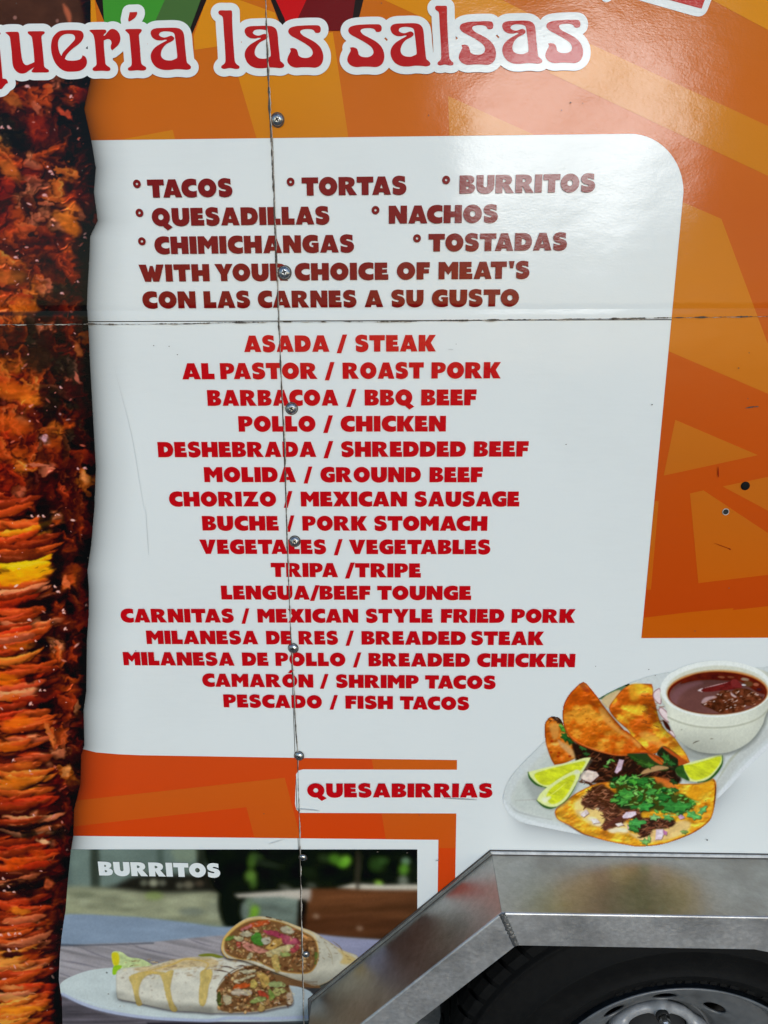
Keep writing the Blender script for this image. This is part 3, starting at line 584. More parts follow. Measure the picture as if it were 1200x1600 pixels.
for (bx, by, rx, ry, an, col, op) in [(8,905,62,10,-.12,(232,178,8),.85),(40,893,38,8,-.16,(238,190,18),.8),(20,665,34,16,.1,(226,120,34),.55),(22,612,34,14,.1,(228,128,34),.75),(45,625,18,9,0,(230,150,40),.7),(12,432,34,12,0,(196,128,40),.6),(35,478,20,14,.6,(222,130,36),.7),(110,352,12,20,-.6,(222,140,30),.8),(95,338,16,8,.3,(210,140,40),.6),
    (15,265,24,11,.7,(222,138,44),.7),(22,158,16,9,.4,(214,140,54),.7),(62,205,14,24,.2,(120,36,16),.6),(60,190,16,10,.1,(134,42,18),.6),(30,1010,26,6,-.1,(212,120,26),.5),(6,1062,26,9,0,(222,128,20),.7),(28,1129,22,9,-.3,(220,118,24),.75),(12,1090,22,5,-.15,(216,110,30),.6),(12,1168,26,5,-.05,(214,116,26),.7),(36,1195,16,8,-.1,(206,118,34),.6),(28,1221,30,8,-.15,(214,124,26),.7),
    (24,1348,18,9,-.3,(222,92,24),.8),(60,1333,12,9,.2,(206,84,30),.8),(68,1314,10,5,.3,(240,214,150),.95),(30,1422,15,5,.1,(230,150,40),.8),(10,1502,24,6,0,(226,170,72),.8),(50,1492,14,8,0,(160,56,22),.7),(20,1541,18,4,0,(214,160,84),.8),(14,1559,26,5,-.05,(206,170,90),.7),(30,1577,42,5,-.08,(232,160,36),.85),(50,1543,14,5,0,(210,80,36),.7),
    (105,975,16,11,0,(110,46,22),.5),(125,900,10,14,0,(120,60,24),.6),(78,1148,4,22,-.28,(206,124,56),.95),(104,1205,5,12,.5,(214,158,84),.9),(122,1102,3,10,.1,(200,144,90),.8),(104,908,4,12,-.2,(214,120,66),.9),(124,546,6,12,-.4,(176,116,56),.8),(121,590,3.5,10,-.5,(216,140,104),.9),(133,747,7,11,-.4,(226,168,84),.95),(102,178,14,5,.55,(206,92,54),.85),(58,170,5,12,-.6,(206,128,84),.8),
    (150,343,6,9,.1,(150,76,36),.9),(128,335,4,11,-.3,(134,88,54),.8),(75,700,10,6,.1,(214,196,192),0),(68,685,7,6,.1,(224,206,206),.95),(58,726,18,2,.1,(206,136,92),.85),(80,732,8,2,.15,(206,136,92),.8),(24,1254,20,4,.05,(190,60,36),.6),(78,1380,8,9,.5,(206,108,60),.8),(20,220,22,13,.5,(24,30,26),.85),(30,228,14,8,.6,(20,22,18),.8),(66,940,24,6,-.25,(22,12,8),.9),(40,945,14,6,-.2,(24,14,9),.85),
    (60,560,22,26,0,(42,38,28),.75),(80,630,14,26,.2,(32,34,28),.8),(40,1390,22,13,0,(22,18,12),.85),(95,1300,14,9,0,(26,28,24),.8),(46,1303,12,7,0,(28,24,18),.85),(72,810,9,26,0,(24,26,20),.8),(90,905,9,22,0,(24,22,16),.85),(50,1060,9,8,0,(24,14,9),.8),(70,1080,16,10,0,(30,18,12),.7),(20,12,60,16,0,(74,58,40),.9),(75,18,50,18,0,(72,56,39),.9),(112,20,12,16,.5,(188,128,84),.0)]:
    if op: 
        R = max(rx, ry)*1.6+3; w_ = meat.win(bx-R, by-R, bx+R, by+R)
        x = meat.X[w_]-bx + 5*(fbm(meat.X[w_], meat.Y[w_], 9, 8, 7, 2)-.5)*2; y = meat.Y[w_]-by + 4*(fbm(meat.X[w_], meat.Y[w_], 9, 8, 9, 2)-.5)*2; c_, s1 = math.cos(an), math.sin(an)
        m = sst(1.35, .55, np.hypot((x*c_+y*s1)/rx, (-x*s1+y*c_)/ry))*op
        tex = .74 + .5*fbm(meat.X[w_]*(.4 if rx > 2*ry else 1), meat.Y[w_], 9, 6, 13, 2)
        meat.put(w_, m, np.array(col, float)*tex[..., None])
meat.poly([(-14,-12),(122,-12),(136,36),(140,60),(-14,60)], lambda X, Y: np.array((76,58,39), float)*(.86+.3*fbm(X, Y, 20, 16, 77, 3))[..., None], soft=4, k=1)
meat.stroke([(100,8),(104,16),(108,26),(110,40)], 9, (196,128,82), .85, soft=3); meat.blob(24,28,3,3,0,(170,150,130),.5,.8); meat.blob(90,33,2.5,3,0,(180,160,140),.5,.6)
rg = np.random.RandomState(4)
for _ in range(240):                                                  # small fibres and crumbs
    y = rg.uniform(120, 1600); x = rg.uniform(-8, edge_x(y)-4); lo = (y > 760 and x < 70); L = rg.uniform(3, 11); an = rg.normal(-.12, .25) if lo else rg.uniform(.3, 2.4)
    c = meat.rgb[int(np.clip(y+12, 0, meat.rgb.shape[0]-1)), int(np.clip(x+14, 0, meat.rgb.shape[1]-1))]; f = rg.choice([.35, .5, 1.5, 1.9, 1.7]); cc = np.clip(c*f + (10 if f > 1 else 0), 4, 235)
    meat.stroke([(x, y), (x+L*.5*math.cos(an)+rg.normal()*1, y+L*.5*math.sin(an)+rg.normal()*1), (x+L*math.cos(an), y+L*math.sin(an))], rg.uniform(.9, 2.6), cc, rg.uniform(.3, .65), soft=.8)
for _ in range(330):                                                   # moist glints in clusters
    y = rg.uniform(130, 1600); x = rg.uniform(-6, edge_x(y)-5)
    if fbm(np.array([x]), np.array([y]), 30, 26, 123, 2)[0] < .5: continue
    r = rg.uniform(.4, 1.5)**1.3; meat.blob(x, y, r*rg.uniform(1, 3.2), r, rg.uniform(-.9, 1.2), [(228,190,178),(216,150,130),(240,226,214),(200,120,90)][rg.randint(4)], .5, rg.uniform(.45, .95))
for bx, by, r in [(43,135,4),(111,151,3.2),(14,199,3.5),(3,199,3),(25,402,3.4),(58,407,2.5),(122,440,2.2),(97,458,3),(95,605,2.6),(122,732,2.3),(133,731,3),(50,806,2.5),(60,806,2.2),(68,806,2.6),(86,916,2.5),(91,924,3),(99,953,2.6),(100,957,2.4),(135,945,2.3),(102,982,3),(46,968,3),(48,1099,3.4),(63,1078,2.3),(70,1078,2),(8,1011,2.6),(34,1013,2.5),(21,1187,2.5),(47,1204,2),(53,1273,2),(5,1372,2.6),(7,1391,2.4),(14,1385,2),(22,1393,2.3),(8,1459,0),(1,1460,3),(14,1459,3),(24,1458,2.2),(31,1458,2.4),(14,1484,3.2),(26,1482,2.2),(105,1327,2),(97,1451,1.8),(56,1001,1.8),(83,352,2),(133,371,2.6),(103,342,0),(70,305,4),(79,268,3.4),(82,272,2.5)]:
    if r: meat.blob(bx, by, r*.95, r*.6, (bx*7 % 3)-1, (240,222,214), .5, .9); meat.blob(bx+r*.9, by+r*.5, r*.5, r*.35, .5, (226,180,160), .6, .8)
# horizontal trim shade where the upper sheet laps
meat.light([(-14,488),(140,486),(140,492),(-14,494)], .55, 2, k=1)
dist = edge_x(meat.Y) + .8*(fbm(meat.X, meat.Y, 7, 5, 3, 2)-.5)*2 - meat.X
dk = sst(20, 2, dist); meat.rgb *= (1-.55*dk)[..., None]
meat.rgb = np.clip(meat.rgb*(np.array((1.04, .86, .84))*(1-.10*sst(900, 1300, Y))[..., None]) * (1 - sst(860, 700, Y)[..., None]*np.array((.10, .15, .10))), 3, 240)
# sheet that carries the printed soft shadow to the right of the meat
sh = Cv(90, 60, 226, 1612, 1.5); ds = sh.X - edge_x(sh.Y); sh.rgb[:] = (26, 26, 24)
sh.a = np.clip(.44*np.exp(-np.maximum(ds, 0)/15.0) + .10*np.exp(-np.maximum(ds, 0)/34.0), 0, 1)*sst(74, 40, ds)*sst(60, 130, sh.Y)
sh.a = np.clip(sh.a, 0, .999)
# outline cut as geometry: the mesh is trimmed to the wavy edge by moving border vertices onto it
def build_meat():
    keep = dist > -1.0
    Xs = np.minimum(meat.X, edge_x(meat.Y)); meat.X = Xs
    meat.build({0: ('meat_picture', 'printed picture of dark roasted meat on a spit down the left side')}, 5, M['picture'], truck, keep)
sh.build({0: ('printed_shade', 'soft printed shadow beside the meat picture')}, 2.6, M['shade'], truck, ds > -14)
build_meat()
# ---- taco plate
tp = Cv(780, 1030, 1212, 1331, .9)
A = lambda pts: zz(780, 1020, 5.4545, pts)
B_ = lambda pts: zz(980, 1020, 5.4545, pts)
Cz = lambda pts: zz(780, 1160, 5.4545, pts)
Dz = lambda pts: zz(980, 1160, 5.4545, pts)
Xg, Yg = tp.X, tp.Y
tp.rgb[:] = (214, 220, 220)
PLATE = [(785.5,1250),(788,1234),(796,1216),(812,1196),(850,1158),(900,1118),(950,1082),(1040,1050),(1215,1040,1),(1215,1156,1),(1180,1187),(1150,1217),(1121,1247),(1080,1290),(1020,1316),(960,1314),(900,1302),(850,1292),(812,1283),(793,1269)]
PL2 = [p[:2] for p in PLATE]
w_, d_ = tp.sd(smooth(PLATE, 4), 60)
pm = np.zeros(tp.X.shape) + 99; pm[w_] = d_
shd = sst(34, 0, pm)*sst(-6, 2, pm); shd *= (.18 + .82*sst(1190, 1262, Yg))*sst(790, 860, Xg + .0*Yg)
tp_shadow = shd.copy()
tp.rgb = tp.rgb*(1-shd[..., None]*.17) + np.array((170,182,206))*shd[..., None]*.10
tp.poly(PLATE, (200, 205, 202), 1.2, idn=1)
tp.poly([(798,1252),(802,1234),(816,1212),(850,1176),(900,1140),(1000,1100),(1215,1080),(1215,1120),(1150,1165),(1100,1225),(1060,1270),(1000,1290),(900,1290),(850,1278),(815,1268)], (196, 200, 192), 3.5)
tp.poly([(802,1252),(806,1236),(820,1216),(846,1192),(880,1180),(900,1240),(870,1280),(840,1270),(815,1262)], (188, 194, 186), 4, .8)
tp.stroke([(787,1252),(793,1264),(812,1278),(850,1289),(900,1299),(950,1309)], 6, (214,218,218), .9, 2, False)
tp.stroke([(797,1256),(806,1266),(830,1274),(862,1280)], 2.4, (150,152,146), .5, 1.5); tp.stroke([(805,1250),(830,1249),(858,1247)], 1.2, (164,160,152), .8, .8)
tp.stroke([(1123,1230),(1150,1190),(1176,1166),(1206,1138)], 12, (188,190,184), .8, 3, False); tp.stroke([(1122,1243),(1150,1212),(1180,1182),(1212,1154)], 7, (216,219,220), .9, 2, False)
tp.stroke([(1119,1222),(1140,1188),(1160,1168)], 4, (160,160,132), .6, 2); tp.light([(820,1215),(860,1218),(858,1250),(835,1250)], .84, 7); tp.light([(1050,1170),(1085,1165),(1130,1185),(1090,1190)], .8, 6)
def shell(col0, col1, col2, seed, sc=20):
    def f(X, Y):
        a = fbm(X, Y, sc, sc*.7, seed, 3, .5); b = fbm(X, Y, sc*2.2, sc*1.8, seed+7, 3); c = fbm(X, Y, 4, 3, seed+9, 2)
        m = sst(.36, .68, b)[..., None]; r = np.array(col0, float)*(1-m) + np.array(col1, float)*m
        n = sst(.52, .74, a)[..., None]; r = r*(1-n) + np.array(col2, float)*n
        k = sst(.40, .26, a)[..., None]*.35; r = r*(1-k) + np.array((140,58,14), float)*k
        gy, gx = np.gradient(a*16 + b*22); s_l = np.clip(1 - .09*gx - .17*gy, .85, 1.2)
        return np.clip(r*(.93 + .14*c)[..., None]*s_l[..., None] + (sst(1.05, 1.16, s_l)*16)[..., None], 0, 250)
    return f
def meatbits(x0, y0, x1, y1, n, seed, poly=None, cols=((100,54,34),(136,80,52),(60,30,18),(168,110,78),(110,60,40),(84,44,28)), L=(5, 15), wd=(1.2, 3.0)):
    r = np.random.RandomState(seed)
    for _ in range(n):
        x = r.uniform(x0, x1); y = r.uniform(y0, y1)
        if poly is not None and not inside(poly, np.array([x]), np.array([y]))[0]: continue
        a = r.uniform(-.9, .7); l = r.uniform(*L); tp.stroke([(x-l/2*math.cos(a), y-l/2*math.sin(a)), (x, y+r.normal()*1.4), (x+l/2*math.cos(a), y+l/2*math.sin(a))], r.uniform(*wd), np.array(cols[r.randint(len(cols))])*r.uniform(.7, 1.2), .9)
def leaf(cx, cy, sz, an, col, seed, cv=None):
    cv = cv or tp; r = np.random.RandomState(seed); pts = []
    for k in range(11):
        t = 2*math.pi*k/11; rr = sz*(1 if k % 2 == 0 else .62)*r.uniform(.75, 1.15); pts.append((cx + rr*math.cos(t)*math.cos(an) - rr*.62*math.sin(t)*math.sin(an), cy + rr*math.cos(t)*math.sin(an) + rr*.62*math.sin(t)*math.cos(an)))
    cv.poly([(x+.8, y+1.1) for x, y in pts], (22,44,20), .8, .55, k=3)
    cv.poly(pts, lambda X, Y: np.array(col, float)*(.78+.44*fbm(X, Y, 5, 4, seed, 2))[..., None], .6, k=3, rim=(1.6, np.array(col)*.6, .5))
    cv.stroke([(cx-sz*.8*math.cos(an), cy-sz*.8*math.sin(an)), (cx+sz*.8*math.cos(an), cy+sz*.8*math.sin(an))], .8, np.clip(np.array(col)*1.45, 0, 235), .6)
# rear shell at far left
rs = A([(385,640),(392,590),(428,545),(470,540),(520,560),(560,640),(640,760),(690,860),(650,895),(560,935),(470,952,1),(440,900),(405,800),(388,720)])
tp.poly(rs, shell((206,112,30),(198,88,20),(222,160,70), 300), .8, idn=2, rim=(3, (120,50,12), .6))
tp.poly(A([(500,740),(540,760),(640,830),(668,880),(640,900),(560,830),(520,790)]), (206,160,104), 2.5, .85); tp.poly(A([(430,610),(500,600),(505,700),(470,740),(440,690)]), (224,168,84), 3, .6)
for p in A([(447,750),(508,850),(440,845),(600,880),(500,880)]): tp.blob(p[0], p[1], 2.1, 1.7, 0, (150,40,16), .5, .8)
# leaves and meat peeking out behind the front shell
tp.poly(A([(430,500),(455,465),(520,440),(560,460),(560,600),(500,590),(440,545)]), (70,44,30), 1.2); meatbits(858, 1100, 884, 1130, 40, 1, cols=((58,36,26),(96,66,48),(40,26,20),(120,96,80)), L=(3,9), wd=(.8,1.9))
for (x, y, s1, an, c) in [(540,640,44,1.0,(70,134,44)),(560,715,54,.6,(40,92,36)),(600,745,50,.8,(34,74,32)),(525,620,26,.4,(104,160,62)),(520,420,36,-.6,(136,156,120))]:
    (px_, py_), = A([(x, y)]); leaf(px_, py_, s1/5.45, an, c, int(x+y))
tp.poly(A([(840,385),(900,330),(980,285),(1060,262),(1105,268),(1060,315),(990,350),(930,395),(870,395)]), lambda X, Y: np.array((92,122,92), float)*(.8+.4*fbm(X, Y, 6, 5, 8, 2))[..., None], .8); tp.poly(A([(870,400),(940,345),(1030,315),(1000,400),(945,470),(900,450)]), (206,178,130), 1.5, .95)
tp.poly(A([(1068,262),(1085,252),(1112,270),(1095,285),(1075,280)]), (26,34,24), .7)
# dark filling under the front shell
tp.poly([(895,1160),(930,1172),(970,1178),(1014,1176),(1040,1190),(1060,1196),(1060,1225),(1010,1228),(960,1222),(915,1222),(903,1200),(898,1180)], (40,26,18), 2.5)
fill_ = [(905,1180),(1045,1190),(1060,1226),(960,1226),(910,1222)]
meatbits(900, 1178, 1050, 1226, 190, 2, cols=((66,34,22),(96,52,34),(44,24,16),(120,72,50),(82,42,28)))
for (x, y, s1, an, c) in [(706,805,44,.6,(52,92,44)),(740,860,34,.2,(44,78,38)),(930,930,30,-.9,(110,158,84)),(905,965,26,.3,(70,120,50)),(965,915,22,.5,(90,150,60))]:
    (px_, py_), = A([(x, y)]); leaf(px_, py_, s1/5.45, an, c, int(x+y))
# second taco, top right
t2 = A([(1200,262),(1120,268),(1050,310),(985,385),(935,470),(990,560),(1100,660)]) + B_([(40,720),(110,790),(190,850),(250,850),(300,795),(380,850),(430,900),(450,960),(535,937,1),(500,860),(450,790),(400,720),(320,650),(270,560),(240,440),(222,370),(218,300),(207,264,1),(150,262)])
tp.poly(t2, shell((214,126,34),(202,94,24),(230,176,46), 320), .8, idn=3, rim=(2.2, (126,60,20), .55))
tp.light(B_([(150,420),(240,440),(330,650),(450,790),(400,800),(230,600),(150,500)]), .74, 5); tp.poly(B_([(20,280),(120,270),(100,380),(30,400)]), (234,190,50), 4, .55); tp.poly(B_([(100,680),(190,670),(280,740),(300,790),(200,770),(120,720)]), (226,160,70), 2.5, .6)
rg = np.random.RandomState(7)
for _ in range(46):
    (x, y), = B_([(rg.uniform(120, 330), rg.uniform(330, 640))]); tp.stroke([(x, y), (x+rg.uniform(3, 8), y+rg.uniform(-1, 3.5))], rg.uniform(.8, 1.9), (110,56,28), .6)
tp.poly(B_([(300,795),(350,810),(440,880),(450,960),(400,1000),(330,970),(290,900),(250,855)]), (34,40,24), 1.5); meatbits(1028, 1172, 1062, 1200, 22, 3, cols=((50,30,20),(80,50,34)))
for (x, y, s1, an, c) in [(330,890,50,.9,(54,104,44)),(370,940,44,.3,(44,88,40)),(300,930,34,.2,(66,116,50))]:
    (px_, py_), = B_([(x, y)]); leaf(px_, py_, s1/5.45, an, c, int(x+y))
tp.poly(B_([(300,795),(360,820),(430,870),(520,930),(535,940),(440,960),(430,905),(380,868),(310,815)]), (176,76,32), 1.0)
# front folded taco shell
t1 = A([(715,243,1),(680,262),(620,320),(575,380),(545,450),(538,530),(545,600),(575,680),(630,745),(700,790),(800,825),(900,855),(1000,874),(1100,872)]) + B_([(0,864),(100,852),(180,856),(250,900),(310,950,1),(300,905),(240,870),(190,845),(100,762),(0,668)]) + A([(1060,652),(960,540),(880,440),(830,365),(745,262)])
tp.poly(t1, shell((206,104,24),(196,84,18),(222,144,44), 340), .8, idn=4, rim=(3.2, (150,52,24), .75))
tp.poly(A([(850,470),(900,480),(980,600),(1080,690),(1200,770),(1190,810),(1080,720),(960,640),(880,560)]), (226,166,80), 3, .7); tp.poly(A([(640,560),(720,520),(820,560),(790,600),(700,610)]), (224,146,40), 5, .5)
tp.poly(A([(1060,780),(1120,720),(1150,790),(1130,850),(1070,850)]), (206,80,20), 4, .7); tp.poly(A([(680,262),(720,250),(770,330),(740,330),(700,300)]), (140,54,30), 2.5, .7); tp.light(A([(760,400),(860,410),(1060,640),(1040,650),(900,520),(780,450)]), .80, 4)
for _ in range(60):
    (x, y), = A([(rg.uniform(580, 1150), rg.uniform(330, 840))])
    if inside([p[:2] for p in t1], np.array([x]), np.array([y]))[0]: tp.stroke([(x, y), (x+rg.uniform(-4, 4), y+rg.uniform(-1.5, 1.5))], rg.uniform(.7, 1.7), (134,58,18), .5)
tp.stroke(A([(560,600),(600,700),(700,775),(850,830),(1000,868),(1150,868)]), 1.6, (232,120,60), .7); tp.stroke(A([(580,690),(640,758),(720,800),(860,848),(1000,882)]), 1.2, (60,20,10), .7)
# tortilla tip on the right of the filling
tp.poly(Dz([(0,95),(130,95),(200,100),(300,170),(350,210),(330,240),(230,230),(140,210),(60,150)]), (44,64,30), 1.4); tp.poly(Dz([(170,95),(215,110),(300,175),(290,190),(220,150)]), (196,88,36), 1.0); tp.poly(Dz([(140,235),(240,195),(340,205),(350,220),(250,240),(120,270)]), (182,140,92), 1.2)
for (x, y, s1, an, c) in [(120,170,60,.3,(56,90,34)),(60,130,40,.5,(46,80,32)),(180,190,50,.2,(64,104,40))]:
    (px_, py_), = Dz([(x, y)]); leaf(px_, py_, s1/5.45, an, c, int(x+y))
# open tostada
ts = Cz([(474,600),(480,570),(500,545),(560,498),(640,440),(740,385),(820,352),(900,335),(1000,330)]) + Dz([(0,330),(120,300),(240,290),(420,345),(540,350),(640,340),(720,305),(745,320),(757,360),(752,440),(742,540),(712,645),(650,710),(550,772),(430,822),(300,862),(180,880),(60,882)]) + Cz([(1100,872),(1000,855),(850,820),(700,768),(600,705),(500,655)])
tp.poly([(x+2.5, y+3.5) for x, y in [p[:2] for p in ts]], (150,150,140), 3, .45)
def tsf(X, Y):
    f = shell((228,160,34),(220,138,30),(236,190,56), 360, 16)(X, Y); t = sst(1195, 1215, X+.25*(Y-1250)*0)[..., None]
    k = sst(1240, 1215, Y)[..., None]*.45*sst(1080, 1020, X)[..., None]; return f*(1-k) + np.array((196,92,40))*k
tp.poly(ts, tsf, .8, idn=5, rim=(3.0, (168,72,20), .75))
tp.light(Cz([(474,600),(520,640),(700,760),(700,720),(560,640),(500,590)]), .9, 3); tp.stroke(Cz([(560,690),(640,735),(720,780),(800,805)]), 1.4, (70,36,20), .8)
tp.stroke(Dz([(735,320),(752,390),(745,480),(738,540)]), 2.0, (70,24,10), .75); tp.stroke(Dz([(700,650),(640,712),(540,778),(420,828),(300,866),(160,882)]), 1.2, (110,50,20), .7)
tp.poly(Dz([(240,300),(330,300),(430,380),(420,420),(300,370),(230,340)]), (206,104,48), 3, .7); tp.poly(Dz([(500,440),(620,350),(700,330),(700,420),(560,480)]), (234,160,34), 5, .7)
# melted cheese
tp.poly(Cz([(690,470),(760,415),(800,430),(860,520),(940,600),(1050,660),(1100,700),(1090,770),(1000,770),(900,730),(780,700),(700,640),(650,600),(640,520)]), lambda X, Y: np.array((232,200,126), float)*(.84+.3*fbm(X, Y, 9, 7, 66, 3))[..., None], 3.5, .9)
tp.poly(Dz([(0,760),(100,780),(200,740),(400,680),(480,660),(540,690),(500,760),(400,810),(280,835),(180,850),(100,830)]), lambda X, Y: np.array((226,192,128), float)*(.84+.3*fbm(X, Y, 9, 7, 67, 3))[..., None], 3, .9)
for x, y in [(720,600),(790,650),(830,690),(1010,740),(960,750),(860,560),(1060,745)]: (a, b), = Cz([(x, y)]); tp.blob(a, b, 7, 3.4, .2, (240,226,196), .5, .8)
# shredded beef on top
mp_ = Cz([(720,470),(800,380),(870,360),(950,400),(1040,480),(1140,560),(1200,580),(1200,660),(1100,640),(1050,690),(920,740),(880,730),(900,640),(850,560),(760,560),(700,520)]); tp.poly(mp_, (66,36,24), 2.5, .95)
mq = [p[:2] for p in mp_]; meatbits(905, 1225, 1000, 1296, 330, 4, mq, L=(6,17), wd=(1.3,3.1)); meatbits(905, 1228, 1000, 1290, 90, 14, mq, cols=((176,120,88),(150,92,64),(40,20,12)), L=(4,12), wd=(.8,1.6))
mp2 = Dz([(60,650),(200,640),(400,660),(400,700),(330,730),(220,740),(190,790),(130,800),(90,760),(40,700)]); tp.poly(mp2, (52,30,20), 2); meatbits(986, 1276, 1056, 1308, 130, 5, [p[:2] for p in mp2], L=(5,13)); meatbits(986, 1276, 1056, 1308, 40, 15, [p[:2] for p in mp2], cols=((170,114,84),(140,86,60)), L=(4,10), wd=(.8,1.4))
tp.stroke(Cz([(1040,630),(960,680),(900,735)]), 4.5, (92,46,34), 1, 1, False); tp.stroke(Cz([(700,525),(780,522),(880,520)]), 2.2, (92,50,34), 1)
# onion pieces
def onion(pts, col=(226,206,214)): tp.poly([(x+.8, y+1) for x, y in [p[:2] for p in pts]], (80,50,40), .8, .6, k=1); tp.poly([p[:2] for p in pts], lambda X, Y: np.array(col, float)*(.84+.3*fbm(X, Y, 4, 3, 5, 2))[..., None], .6, k=1, rim=(1.2, (176,120,150), .45), jag=.5)
onion(Cz([(695,250),(760,232),(830,250),(850,280),(780,340),(720,320),(690,300)]), (224,202,186)); onion(Cz([(1020,140),(1062,150),(1040,230),(1000,262),(980,250),(1005,190)]), (206,178,190)); onion(Cz([(690,615),(740,565),(765,600),(720,635)]), (232,214,210)); onion(Cz([(780,650),(830,648),(860,680),(800,690)]), (238,228,220))
onion(Cz([(1045,630),(1080,590),(1160,585),(1170,610),(1120,640),(1060,645)])); onion(Dz([(245,740),(305,735),(310,780),(290,825),(238,825)])); onion(Dz([(305,740),(340,760),(335,790),(310,780)]), (200,120,168)); onion(Dz([(430,625),(460,605),(490,640),(450,655)]), (200,160,190)); onion(Cz([(985,690),(1040,680),(1060,700),(1010,715)]), (236,222,206)); onion(Cz([(1085,690),(1105,700),(1115,750),(1095,740)]), (214,170,160))
# cilantro heap
r = np.random.RandomState(21)
hp = Cz([(950,310),(1040,290),(1150,290),(1200,300)]) + Dz([(60,300),(180,290),(260,350),(400,420),(500,450),(550,480),(560,540),(520,600),(440,610),(300,590),(200,580),(120,600)]) + Cz([(1200,560),(1060,560),(1010,520),(960,490),(1000,400),(940,370)])
hq = [p[:2] for p in hp]; tp.poly(hp, (24,44,20), 3.5, .8, jag=5)
for k in range(125):
    for _t in range(20):
        x = r.uniform(950, 1085); y = r.uniform(1210, 1275)
        if inside(hq, np.array([x]), np.array([y]))[0]: break
    else: continue
    if r.rand() < .32: a_ = r.uniform(-.6, .6); tp.stroke([(x, y), (x+r.uniform(5, 14)*math.cos(a_), y+9*math.sin(a_))], r.uniform(.8, 1.7), (138,196,96), .9)
    else: leaf(x, y, r.uniform(3.2, 8.2), r.uniform(-.8, .8), [(64,136,50),(44,104,42),(96,168,68),(32,78,34),(80,152,56),(124,188,92)][r.randint(6)], k+900)
for (x, y, s1, an, c) in [(1060,500,66,-.5,(74,150,62)),(1070,430,70,.1,(66,140,56)),(1140,330,52,.3,(70,150,50)),(980,490,44,.2,(84,150,60)),(1150,690,66,.1,(84,158,66)),(1150,740,50,.5,(56,120,46)),(1100,460,60,-.1,(86,160,66))]:
    (px_, py_), = Cz([(x, y)]); leaf(px_, py_, s1/5.45, an, c, int(x*y) % 9999)
for (x, y, s1, an, c) in [(150,545,72,-.1,(60,140,58)),(370,540,108,.12,(54,124,52)),(450,545,90,0,(58,130,54)),(560,620,70,.45,(92,170,84)),(640,575,50,-.7,(100,176,96)),(80,680,72,.1,(70,150,70)),(50,730,50,.4,(58,130,54)),(230,635,52,.1,(130,186,110)),(350,640,50,.3,(86,150,76)),(480,760,34,0,(126,156,80)),(150,845,48,.1,(112,164,84)),(185,815,28,1.4,(130,180,96)),(120,330,60,.2,(50,120,46)),(200,420,60,-.3,(70,140,60)),(300,460,70,.1,(44,108,44)),(400,400,40,.4,(50,100,44)),(390,330,40,.6,(44,70,36)),(440,250,50,.9,(36,64,32))]:
    (px_, py_), = Dz([(x, y)]); leaf(px_, py_, s1/5.45, an, c, int(x*y) % 9999)
tp.stroke(Dz([(300,620),(360,618),(430,622)]), 1.6, (150,200,110), .9)
# lime wedges
def lime(poly, core, rindpts, seed, idn):
    tp.poly([(x+2, y+3.5) for x, y in [p[:2] for p in poly]], (110,114,104), 3.5, .5)
    def f(X, Y):
        n = fbm(X+.9*Y, Y-.3*X, 14, 4, seed, 3); return np.array((202,208,30), float)** (.97+.06*n)[..., None] + np.array((0, 0, 14.))
    tp.poly(poly, (220,226,150), .7, idn=idn); tp.poly(core, f, 1.4)
    for i in range(len(rindpts)-1): pass
    tp.stroke(rindpts, 3.6, (44,84,30), .95, 1.0)
L1 = Cz([(245,250,1),(300,235),(400,210),(520,185),(640,155),(720,130),(780,125,1),(760,165),(700,260),(640,300),(520,350),(400,383),(330,362),(275,315)])
lime(L1, Cz([(300,270),(400,230),(520,200),(650,170),(735,160),(680,250),(600,300),(480,345),(400,362),(340,340)]), Cz([(246,252),(262,300),(320,355),(400,382)]), 500, 6)
L2 = Cz([(320,490,1),(345,440),(400,385),(480,325),(560,275),(650,230,1),(685,240),(682,290),(640,385),(590,470),(520,530),(440,555),(370,535)])
tp.stroke(Cz([(410,395),(500,330),(600,262),(650,240)]), 5, (120,124,40), .5, 3)
lime(L2, Cz([(400,470),(430,400),(520,330),(620,275),(650,290),(610,380),(560,460),(500,510),(440,520)]), Cz([(320,492),(370,535),(430,556),(480,548)]), 510, 7)
tp.poly(Cz([(360,480),(420,455),(440,470),(390,510)]), (232,236,206), 2, .8); tp.stroke(Cz([(480,550),(560,500),(620,420),(665,330)]), 1.6, (60,96,30), .8); tp.stroke(Cz([(420,460),(500,400),(570,340)]), 1.6, (236,238,140), .6); tp.poly(Cz([(650,232),(686,238),(680,262),(640,262)]), (214,216,190), 1.2, .8)
L3 = Dz([(410,230,1),(450,200),(540,165),(640,140),(740,112),(800,98,1),(813,130),(795,190),(745,260),(690,305),(610,332),(540,328),(470,300),(420,265)])
lime(L3, Dz([(480,195),(560,180),(700,140),(790,115),(790,170),(735,245),(680,290),(600,318),(540,305),(500,250)]), Dz([(808,110),(808,170),(780,225),(730,285),(670,325),(600,336)]), 520, 8)
tp.poly(Dz([(408,232),(430,205),(472,190),(490,240),(530,322),(470,302),(425,270)]), lambda X, Y: np.array((46,82,34), float)*(.8+.4*fbm(X, Y, 5, 5, 44, 2))[..., None], 1.0)
# radish slices behind the bowl
for pts in (B_([(218,370),(225,330),(275,300),(290,360),(285,435),(240,410)]), B_([(265,490),(290,462),(350,520),(355,590),(300,550)]), B_([(350,670),(380,660),(410,700),(400,720)])): tp.poly(pts, (226,206,204), .7, rim=(2, (110,40,50), .8))
tp.poly(B_([(300,570),(345,600),(370,660),(330,640)]), (60,24,16), 1.0)
